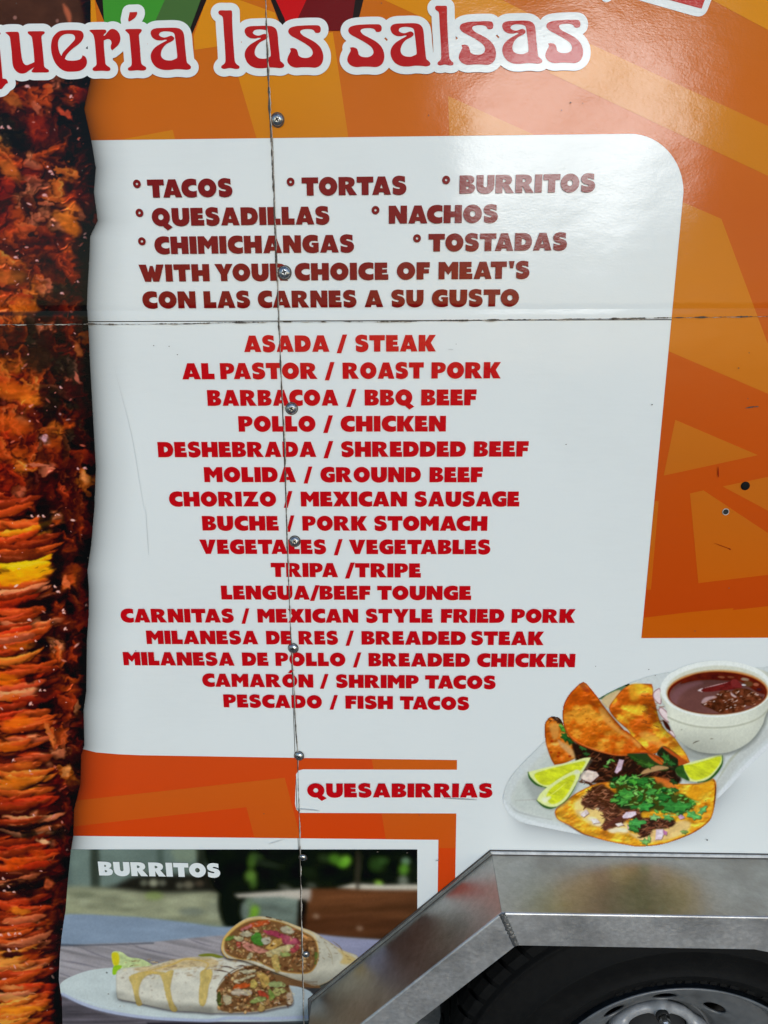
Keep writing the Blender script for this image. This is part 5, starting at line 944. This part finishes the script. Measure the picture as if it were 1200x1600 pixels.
# body behind the sheets, so the side reads as a van box from elsewhere
def box(name, a, b, mat, parent=truck, bevel=0):
    (x0, y0, z0), (x1, y1, z1) = a, b
    v = [(x, y, z) for x in (x0, x1) for y in (y0, y1) for z in (z0, z1)]
    o = mesh(name, v, [(0,1,3,2),(4,6,7,5),(0,4,5,1),(2,3,7,6),(0,2,6,4),(1,5,7,3)], mat, parent)
    if bevel: md = o.modifiers.new('b', 'BEVEL'); md.width = bevel; md.segments = 2
    return o
box('roof', (XL, .0, ZT), (XR, 1.9, ZT+.04), M['white']); box('rear_wall', (XL, 1.86, ZB), (XR, 1.9, ZT-.001), M['white'])
box('end_wall', (XL, .03, ZB), (XL+.03, 1.859, ZT-.001), M['white']); box('end_wall', (XR-.03, .03, ZB), (XR, 1.859, ZT-.001), M['white'])
# wheel housing
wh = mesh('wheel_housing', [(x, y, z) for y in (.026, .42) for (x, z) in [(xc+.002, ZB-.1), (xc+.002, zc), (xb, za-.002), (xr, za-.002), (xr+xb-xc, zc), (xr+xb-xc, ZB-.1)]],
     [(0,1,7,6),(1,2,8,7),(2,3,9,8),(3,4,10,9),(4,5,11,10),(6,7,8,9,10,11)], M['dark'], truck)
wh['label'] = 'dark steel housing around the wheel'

# seams: ragged dark joint with a torn light vinyl lip
def ribbon(name, pts, wfun, mat, layer, parent):
    V, Ff = [], []
    pts = np.array(pts); T = np.gradient(pts, axis=0); T /= np.linalg.norm(T, axis=1)[:, None]; Nn = np.stack([-T[:, 1], T[:, 0]], 1)
    for i, (p, n) in enumerate(zip(pts, Nn)):
        a, b = wfun(i); V += [p + n*a, p + n*b]
        if i: k = 2*i; Ff.append((k-2, k-1, k+1, k))
    V = np.array(V); X, Z = P(V[:, 0], V[:, 1])
    return mesh(name, [(a, -.00018*layer, b) for a, b in zip(X, Z)], Ff, mat, parent)
rng = np.random.RandomState(5)
def walk(n, k): r = rng.randn(n + k); return np.convolve(r, np.ones(k)/math.sqrt(k), 'valid')[:n]
ys = np.arange(-60, 1640, 2.0); n = len(ys); wob = walk(n, 15)*.18; dw = np.clip(.75 + walk(n, 5)*.35, .25, 1.6); lw = np.clip(.9 + walk(n, 7)*.5, .15, 2.2)
top = np.interp(ys, [0, 300, 420, 700, 1200], [1.25, 1.3, 1.05, .9, .75])
seam = empty('sheet_joint', parent=truck); seam['label'] = 'vertical ragged joint between two wall sheets'
pts = [(SX(y) + wob[i], y) for i, y in enumerate(ys)]
ribbon('joint_gap', pts, lambda i: (-dw[i]*top[i], dw[i]*.9*top[i]), M['gap'], 14, seam)
ribbon('torn_edge', pts, lambda i: (-dw[i]*top[i]*.9 - lw[i]*1.0, -dw[i]*top[i]*.9), M['torn'], 13.5, seam)
seam2 = empty('sheet_joint', parent=truck); seam2['label'] = 'thin level joint between the upper and lower wall sheets'
xs_ = np.arange(-60, 1300, 2.0); n = len(xs_); dw2 = np.clip(.42 + walk(n, 6)*.55, .18, 1.7); w2 = walk(n, 15)*.18; lw2 = np.clip(.3 + walk(n, 7)*.6, .02, 1.4)
pts = [(x, SY(x) + w2[i]) for i, x in enumerate(xs_)]
ribbon('joint_gap', pts, lambda i: (-dw2[i], dw2[i]*.8), M['gap'], 14, seam2)
ribbon('torn_edge', pts, lambda i: (dw2[i]*.7, dw2[i]*.7 + lw2[i]), M['torn'], 13.5, seam2)
# scratches and scuffs
def scratch(pts, w_, mat, layer=12.5):
    n = len(pts); m = max(n*6, 8); P_ = smooth([(*p,) for p in pts], 6, closed=False); k = len(P_)
    ribbon('scratch', P_, lambda i: (-w_*math.sin(math.pi*(i+.3)/(k+.6))*.5, w_*math.sin(math.pi*(i+.3)/(k+.6))*.5), mat, layer, truck)
M['scuff'] = plain('scuff_mark', (.25, .24, .23), .6); M['scuff_light'] = plain('faint_scratch', (.58, .59, .58), .5)
scratch([(1163,637.5),(1172,636),(1178,635)], 2.2, M['gap']); scratch([(1177,635.5),(1184,635)], 1.6, M['gap'])
scratch([(178,568),(192,622),(207,682),(220,760),(227,800)], .5, M['scuff_light']); scratch([(228,790),(233,866)], .7, M['scuff_light'])
scratch([(700,545.5),(708,546)], 1.2, M['scuff_light']); scratch([(445,1310),(420,1318)], .8, M['scuff_light'])
scratch([(680,1343.5),(686,1343)], 1.0, M['scuff']); scratch([(462,1263),(480,1264),(500,1266)], 1.6, M['scuff_light']); scratch([(690,1246),(745,1248.5)], .9, M['scuff'])
scratch([(1115,848),(1137,856)], .8, M['maroon']); scratch([(1137,856),(1141,858)], 1.6, M['maroon']); scratch([(1121,728),(1121.5,745)], 1.4, M['maroon'])
for sx_, sy_, r_ in [(1104,1311,1.4),(1018,632,1.2),(590,1329.5,1.5),(636,1331,1.4),(891,161,1.2),(877,173,1),(910,162,.8),(1153,575,1.2),(1138,918,1),(241,540,.9),(265,541,.9),(278,554,1.0),(1085,985,.9),(1102,1250,.8),(655,1272,.8),(213,1016,.9),(884,694,1),(930,1040,.7),(1013,1045,.9),(1023,1054,.8)]:
    decal('speck', [circ(sx_, sy_, r_, r_*.75, 8)], M['gap'], 12.8, truck)

# ------------------------------------------------------------------ screws
def lathe(prof, cx, cy, cz, n=28):      # profile (r, y) about the wall normal
    V, Ff = [], []
    for (r, y) in prof:
        V += [(cx + r*math.cos(2*math.pi*i/n), cy + y, cz + r*math.sin(2*math.pi*i/n)) for i in range(n)]
    for k in range(len(prof)-1):
        for i in range(n): a = k*n + i; b = k*n + (i+1) % n; Ff.append((a, a+n, b+n, b))
    return V, Ff
def make_screw(R, ang):
    prof = [(R, 0), (R*1.0, -R*.10), (R*.95, -R*.22), (R*.82, -R*.36), (R*.62, -R*.47), (R*.42, -R*.52), (R*.40, -R*.53)]
    V, Ff = lathe(prof, 0, 0, 0, 32); n = 32; base = len(V) - n
    # cross recess cut into the crown
    arm, hw, dep = R*.40, R*.12, R*.10
    cross = [(hw,hw),(arm,hw),(arm,-hw),(hw,-hw),(hw,-arm),(-hw,-arm),(-hw,-hw),(-arm,-hw),(-arm,hw),(-hw,hw),(-hw,arm),(hw,arm)]
    cross = [(x*math.cos(ang)-z*math.sin(ang), x*math.sin(ang)+z*math.cos(ang)) for x, z in cross]
    ring = [(R*.40*1.02*math.cos(2*math.pi*i/n), R*.40*1.02*math.sin(2*math.pi*i/n)) for i in range(n)]
    v2, f2 = fill2d([[(x*1.0, z*1.0) for x, z in ring]], [[(x*.9, z*.9) for x, z in cross]])
    k = len(V); V += [(a, -R*.53, b) for a, b in v2]; Ff += [[i+k for i in t[::-1]] for t in f2.tolist()]
    V2, F2 = [], []; k = 0; m = len(cross); V2 += [(x*.9, -R*.53, z*.9) for x, z in cross] + [(x*.8, -R*.53+dep*2.2, z*.8) for x, z in cross]
    F2 += [(k+i, k+(i+1) % m, k+m+(i+1) % m, k+m+i) for i in range(m)] + [tuple(k+m+i for i in range(m))]
    return V, Ff, V2, F2
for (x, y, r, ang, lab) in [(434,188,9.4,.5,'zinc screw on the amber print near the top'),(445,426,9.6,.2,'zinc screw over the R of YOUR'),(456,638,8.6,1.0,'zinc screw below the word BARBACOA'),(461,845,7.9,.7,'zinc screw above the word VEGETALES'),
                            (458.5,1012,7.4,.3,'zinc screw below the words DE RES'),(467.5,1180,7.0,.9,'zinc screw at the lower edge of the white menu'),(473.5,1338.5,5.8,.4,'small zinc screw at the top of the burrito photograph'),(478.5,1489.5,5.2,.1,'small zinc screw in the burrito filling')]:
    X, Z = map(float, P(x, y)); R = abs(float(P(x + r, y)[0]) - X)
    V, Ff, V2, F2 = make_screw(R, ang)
    o = mesh('screw', V, Ff, M['chrome'], truck, smooth=True); mesh('cross_recess', V2, F2, M['dark'], o); V3, F3 = lathe([(R*1.16, .0), (R*.9, -.0002)], 0, 0, 0, 24); mesh('shade_dirt_ring', V3, F3, M['gap'], o); o.location = (X, -.0022, Z); o['label'] = lab  # thin dark ring paints contact shade and dirt around the screw head
    o.data.polygons.foreach_set('use_smooth', [len(p.vertices) == 4 and i < 32*6 for i, p in enumerate(o.data.polygons)])
    o.rotation_euler = (random.Random(int(y)).uniform(-.12, .12), 0, random.Random(int(x)).uniform(-.12, .12))
for (x, y, r, lab, mt) in [(1164,759,6.9,'black rubber plug in the orange print','rubber'),(1133.5,799.5,4.4,'small open screw hole with a bright rim','dark')]:
    X, Z = map(float, P(x, y)); R = abs(float(P(x + r, y)[0]) - X)
    if mt == 'rubber': V, Ff = lathe([(R,0),(R,-.0006),(R*.9,-.0011),(R*.5,-.0013),(.0001,-.00135)], X, -.0009, Z, 24); o = mesh('hole_plug', V, Ff, M['rubber'], truck, smooth=True)
    else:
        o = empty('screw_hole', parent=truck)
        V, Ff = lathe([(R*1.25,0),(R*1.2,-.0005),(R*1.02,-.0006),(R*.95,0)], X, -.0009, Z, 24); mesh('rim', V, Ff, M['torn'], o, smooth=True)
        V, Ff = lathe([(R*.97,-.0002),(.0001,-.0002)], X, -.0009, Z, 24); mesh('bore', V, Ff, M['dark'], o)
    o['label'] = lab

# ------------------------------------------------------------------ fender
fender = empty('fender', parent=truck); fender['label'] = 'bare metal box fender over the wheel'
def sweep(name, path, sect, mat, parent, i0, i1, trim=0.0, close=True, smooth_=False):
    """sweep a section (s inward from the path, y) along path[i0..i1] with mitred ends"""
    V, Ff = [], []; nS = len(sect)
    for i in range(i0, i1 + 1):
        p = np.array(path[i]); ds = []
        if i > 0: a = p - np.array(path[i-1]); ds.append(a/np.linalg.norm(a))
        if i < len(path)-1: a = np.array(path[i+1]) - p; ds.append(a/np.linalg.norm(a))
        nrm = [np.array([-d_[1], d_[0]]) for d_ in ds]
        mt = sum(nrm); mt /= np.linalg.norm(mt); k = 1/max(mt @ nrm[0], .3)
        tv = ds[0] if i == i1 else ds[-1]
        off = tv*(-trim if i == i1 else trim)
        for s, y in sect: v = p + mt*k*s + off; V.append((v[0], y, v[1]))
    for j in range(i1 - i0):
        for m in range(nS if close else nS-1):
            a = j*nS + m; b = j*nS + (m+1) % nS; Ff.append((a, b, b+nS, a+nS))
    if close: Ff.append(tuple(range(nS))[::-1]); Ff.append(tuple((i1-i0)*nS + m for m in range(nS)))
    o = mesh(name, V, Ff, mat, parent, smooth=False)
    md = o.modifiers.new('w', 'WEIGHTED_NORMAL') if False else None
    import bmesh
    bm = bmesh.new(); bm.from_mesh(o.data); bmesh.ops.recalc_face_normals(bm, faces=bm.faces); bm.to_mesh(o.data); bm.free()
    return o
# path order chosen so that "s inward" points into the arch
FP = FPATH
t_ = .003; lipd = .0545; rb = .0028
sign_in = 1
def inward_sign():
    p, q2 = np.array(FP[1]), np.array(FP[2]); d_ = q2-p; d_ /= np.linalg.norm(d_); nn = np.array([-d_[1], d_[0]])
    return 1 if nn[1] < 0 else -1
sg = inward_sign()
plate = [(0, -.001), (0, -FW + rb), (sg*t_, -FW + rb), (sg*t_, -.001)]
corner = [(sg*(rb - rb*math.cos(a)), -FW + rb - rb*math.sin(a)) for a in np.linspace(0, math.pi/2, 6)]
lip = corner + [(sg*lipd, -FW), (sg*lipd, -FW + t_), (sg*t_, -FW + t_), (sg*t_, -FW + rb + .0002)]
names = {0: 'right sloping section of the fender', 1: 'level top section of the fender', 2: 'left sloping section of the fender', 3: 'upright end section of the fender'}
for i in range(4):
    pl = sweep('top_plate', FP, plate, M['aluminium'], fender, i, i+1, .0002); pl['label'] = names[i]
    l_ = sweep('front_lip', FP, lip, M['aluminium_lip'], fender, i, i+1, .0002)
# rim of the fender against the body: folded flange and white sealant
fl = sweep('wall_flange', FP, [(-sg*.0002, -.0012), (-sg*.0002, -.0034), (-sg*.0052, -.0034), (-sg*.0056, -.0012)], M['sealant'], fender, 1, 2); fl['label'] = 'thin white sealant strip along the top of the fender'
for i in (0, 2, 3): 
    f_ = sweep('wall_flange', FP, [(-sg*.0002, -.0012), (-sg*.0002, -.0040), (-sg*.0050, -.0040), (-sg*.0056, -.0012)], M['aluminium'], fender, i, i+1)
V_ = [(sg*.0005, -.0011), (sg*.0005, -.0046), (sg*-.0012, -.0046), (sg*-.0012, -.0011)]
for i in range(4): sweep('joint_gap', FP, [(-sg*.0050, -.0009), (-sg*.0050, -.0018), (-sg*.0068, -.0018), (-sg*.0068, -.0009)], M['gap'], fender, i, i+1)
for i in range(4): sweep('joint_gap', FP, [(sg*.0000, -.0036), (-sg*.0009, -.0036), (-sg*.0009, -.0041), (sg*.0000, -.0041)], M['gap'], fender, i, i+1)
# weld bead on the mitred corner of the lip
for ci in (1, 2):
    p = np.array(FP[ci]); d0 = np.array(FP[ci]) - np.array(FP[ci-1]); d1 = np.array(FP[ci+1]) - np.array(FP[ci]); d0 /= np.linalg.norm(d0); d1 /= np.linalg.norm(d1)
    mt = sg*(np.array([-d0[1], d0[0]]) + np.array([-d1[1], d1[0]])); mt /= np.linalg.norm(mt); k = 1/(mt @ (sg*np.array([-d0[1], d0[0]])))
    V, Ff = [], []; rg = np.random.RandomState(3); nr = 26
    for j in range(nr):
        c = p + mt*k*lipd*(j/(nr-1)); rr = .0048*(1 + .10*math.sin(j*2.2) + .05*rg.randn()); tx = np.array([mt[1], -mt[0]])
        for m in range(7):
            a = math.pi*m/6; q_ = c + tx*rr*math.cos(a) + rg.randn(2)*.00025; V.append((q_[0], -FW - rr*.42*math.sin(a) + .0003, q_[1]))
        if j:
            for m in range(6): a = (j-1)*7 + m; Ff.append((a, a+1, a+8, a+7))
    mesh('weld_bead', V, Ff, M['weld'], fender, smooth=True)
# gusset that widens the lip towards the right
g0 = [P(x, y, -FW) for x, y in [(1095,1474.5),(1118,1475.5),(1140,1477),(1165,1480.5),(1185,1485),(1200,1488),(1240,1500),(1300,1524),(1340,1545)]]
zt = float(za - lipd + .004); gl = [(float(a), float(b)) for a, b in g0] + [(float(g0[-1][0]), zt), (float(g0[0][0]), zt)]
g_ = slab('lip_gusset', gl, .0025, -FW + .0006, M['aluminium_lip'], 'curved gusset under the fender lip'); g_.parent = fender

# ------------------------------------------------------------------ wheel
wheel = empty('wheel', parent=truck); wheel['label'] = 'black tyre on a grey steel rim under the fender'
YF = -.08
def ringmesh(name, prof, mat, smooth_=True, n=96, parent=wheel, cx=WX, cz=WZ):
    V, Ff = lathe(prof, cx, 0, cz, n); return mesh(name, V, Ff, mat, parent, smooth=smooth_)
RT = .361
tyre_prof = [(.205, YF+.022), (.214, YF+.006), (.222, YF-.004), (.236, YF-.010), (.240,YF-.0115), (.2405,YF-.0128), (.243,YF-.0128), (.2435,YF-.0118), (.258, YF-.013), (.285, YF-.0135), (.2855,YF-.0148),(.2885,YF-.0148),(.289,YF-.0135), (.310, YF-.011), (.328, YF-.005), (.334,YF-.002),(.3345,YF-.0035),(.338,YF-.003),(.3385,YF+.001), (.348, YF+.008), (.351, YF+.018), (.352, YF+.03), (.353, YF+.20), (.33, YF+.232), (.26, YF+.24), (.205, YF+.215)]
ringmesh('tyre', tyre_prof, M['rubber'], n=144)['label'] = 'black rubber tyre'
# tread blocks: separate sheets wrapped on the shoulder
nb = 62
def wrap(r, y, th): return (WX + r*math.cos(th), YF + y, WZ + r*math.sin(th))
bm_v = []; bm_f = []
blk = None
for i in range(nb):
    t0 = 2*math.pi*i/nb; w0 = 2*math.pi/nb*.80
    if not (math.radians(20) < t0 < math.radians(200)): continue
    V = []
    zig = .35*w0
    rows = [(.3425, .0035, -.1*w0), (.352, .010, .05*w0), (.358, .022, .25*w0), (.3605, .034, zig), (.361, .06, 0), (.361, .085, zig)]
    for r, y, sh in rows:
        for u in (0, .5, 1): V.append(wrap(r, y, t0 + sh + u*w0))
    for r, y, sh in rows:
        for u in (0, .5, 1): V.append(wrap(r - .010, y + .003, t0 + sh + u*w0))
    m = len(rows)*3; Ff = []
    for a in range(len(rows)-1):
        for b in range(2):
            k = a*3 + b; Ff += [(k, k+1, k+4, k+3)]
        Ff += [(a*3, (a+1)*3, (a+1)*3+m, a*3+m), (a*3+2, a*3+2+m, (a+1)*3+2+m, (a+1)*3+2)]
    Ff += [(0, m, m+1, 1), (1, m+1, m+2, 2)]
    o = mesh('tread_block', V, Ff, M['rubber'], wheel)
# raised moulded figures on the sidewall near the rim
V, Ff = [], []; rg = np.random.RandomState(8)
th = math.radians(118)
while th > math.radians(62):
    wd = rg.choice([.006, .010, .014, .010]); a0 = th; a1 = th - wd/.226
    k = len(V)
    for r in (.2245, .2300):
        V += [wrap(r, -.0078, a0), wrap(r, -.0078, a1)]
    V += [wrap(.2245, -.004, a0), wrap(.2245, -.004, a1), wrap(.2300, -.006, a0), wrap(.2300, -.006, a1)]
    Ff += [(k, k+1, k+3, k+2), (k, k+2, k+6, k+4), (k+1, k+5, k+7, k+3), (k+2, k+3, k+7, k+6), (k, k+4, k+5, k+1)]
    th = a1 - rg.choice([.004, .005, .012])/.226
mesh('sidewall_moulding', V, Ff, M['rubber'], wheel)['kind'] = 'stuff'
# rim
rim_prof = [(.2035, YF+.03), (.2085, YF+.008), (.2135, YF-.004), (.2165, YF-.007), (.2165, YF-.0085), (.2135, YF-.0095), (.2105, YF-.0065), (.2085, YF+.001), (.2045, YF+.008), (.1985, YF+.011), (.1965, YF+.016), (.1945, YF+.040), (.190, YF+.052)]
ringmesh('rim', rim_prof, M['steel_rim'], n=128)
# disc with oval hand holes: cut the hole shapes from the plane, then lift to its dished profile
def dish(r): return YF + float(np.interp(r, [0, .05, .094, .099, .105, .115, .145, .172, .182, .190], [.108, .108, .108, .103, .088, .070, .056, .050, .050, .054]))
holes = []
for k in range(10):
    a = math.radians(94 + 36*k); c, s = math.cos(a), math.sin(a); e = circ(0, 0, .0195, .0115, 20)
    holes.append([(.134*c + (-s)*x + c*y, .134*s + c*x + s*y) for x, y in e])
rings = [circ(0, 0, r, n=96) for r in (.190, .182, .172, .160, .146, .110, .105, .099, .094)]
loops = [rings[0]]; center = circ(0, 0, .062, n=48)
vs_, es = [], []
for lp in rings + holes + [center]:
    k = len(vs_); n = len(lp); vs_ += [Vector(p) for p in lp]; es += [(k+i, k+(i+1) % n) for i in range(n)]
v, e, f = delaunay_2d_cdt(vs_, es, [], 0, 1e-7)[:3]
Vv = np.array([tuple(p) for p in v]); Ft = np.array([tuple(t) for t in f]); cc = Vv[Ft].mean(1)
kp = inside(rings[0], cc[:, 0], cc[:, 1]) & ~inside(center, cc[:, 0], cc[:, 1])
for h in holes: kp &= ~inside(h, cc[:, 0], cc[:, 1])
disc = mesh('rim_disc', [(WX + a, dish(math.hypot(a, b)), WZ + b) for a, b in Vv], Ft[kp].tolist(), M['steel_rim'], wheel, smooth=True)
md = disc.modifiers.new('t', 'SOLIDIFY'); md.thickness = .004; md.offset = -1 if False else 1
ringmesh('hub_ring', [(.0935, YF+.106), (.0935, YF+.101), (.0915, YF+.098), (.089, YF+.100), (.088, YF+.106)], M['steel_rim'])
ringmesh('hole_shade_disc', [(.186, YF+.115), (.001, YF+.116)], M['dark'])  # black disc added behind the hand holes to stand for their shade
# raised pale tube that links the nuts, and bosses
tube = []
V, Ff = [], []; nS = 120; nt_ = 12; rg = np.random.RandomState(2)
for i in range(nS):
    a = 2*math.pi*i/nS; ph = (a - math.pi/2) % (math.pi/3); near = min(ph, math.pi/3 - ph)/(math.pi/6)
    rt = .0090 + .0085*math.exp(-(near/.28)**2); rc = .0745 - .002*(1-near)
    for m in range(nt_):
        b = 2*math.pi*m/nt_; r = rc + rt*math.cos(b); V.append((WX + .0 + r*math.cos(a), YF+.096 - rt*.95*math.sin(b) - .004*math.exp(-(near/.28)**2), WZ + r*math.sin(a)))
for i in range(nS):
    for m in range(nt_): a = i*nt_ + m; b = i*nt_ + (m+1) % nt_; c = ((i+1) % nS)*nt_; Ff.append((a, b, c + (m+1) % nt_, c + m))
mesh('hub_cover', V, Ff, M['hub'], wheel, smooth=True)['label'] = 'pale grey ring linking the wheel nuts'
ringmesh('hub_cap', [(.062, YF+.104), (.054, YF+.092), (.040, YF+.084), (.001, YF+.080)], M['dark'], n=48)
for k in range(6):
    a = math.pi/2 + k*math.pi/3; cx_, cz_ = WX + .0725*math.cos(a), WZ + .0725*math.sin(a); yb = YF + .074
    V, Ff = lathe([(.0108, .006), (.0108, -.0015), (.0100, -.0018), (.0098, .004)], cx_, yb, cz_, 20); mesh('nut_socket', V, Ff, M['dark'], wheel, smooth=True)
    V, Ff = [], []
    hexr = [(.0085*math.cos(math.pi/3*i+.2), .0085*math.sin(math.pi/3*i+.2)) for i in range(6)]
    for yy, sc in ((.004, 1), (-.010, 1), (-.013, .86), (-.0155, .5), (-.016, .05)):
        V += [(cx_ + x*sc, yb + yy, cz_ + z*sc) for x, z in hexr]
    for j in range(4):
        for i in range(6): p0 = j*6+i; p1 = j*6+(i+1) % 6; Ff.append((p0, p0+6, p1+6, p1))
    mesh('wheel_nut', V, Ff, M['chrome'], wheel)

WS = 1.03; wheel.scale = (WS, 1, WS); wheel.location = (WX*(1-WS), 0, WZ*(1-WS))
# ------------------------------------------------------------------ ground
gz = WZ - RT*WS
go = mesh('ground', [(-60, -60, gz), (60, -60, gz), (60, 60, gz), (-60, 60, gz)], [(0, 1, 2, 3)], M['asphalt']); go['kind'] = 'structure'
go['label'] = 'pale worn concrete ground under the truck'
print('fender', xc, zc, xb, za, 'wheel', WX, WZ, 'ground', gz, 'sun el', math.degrees(sun_el), 'az', math.degrees(sun_az))
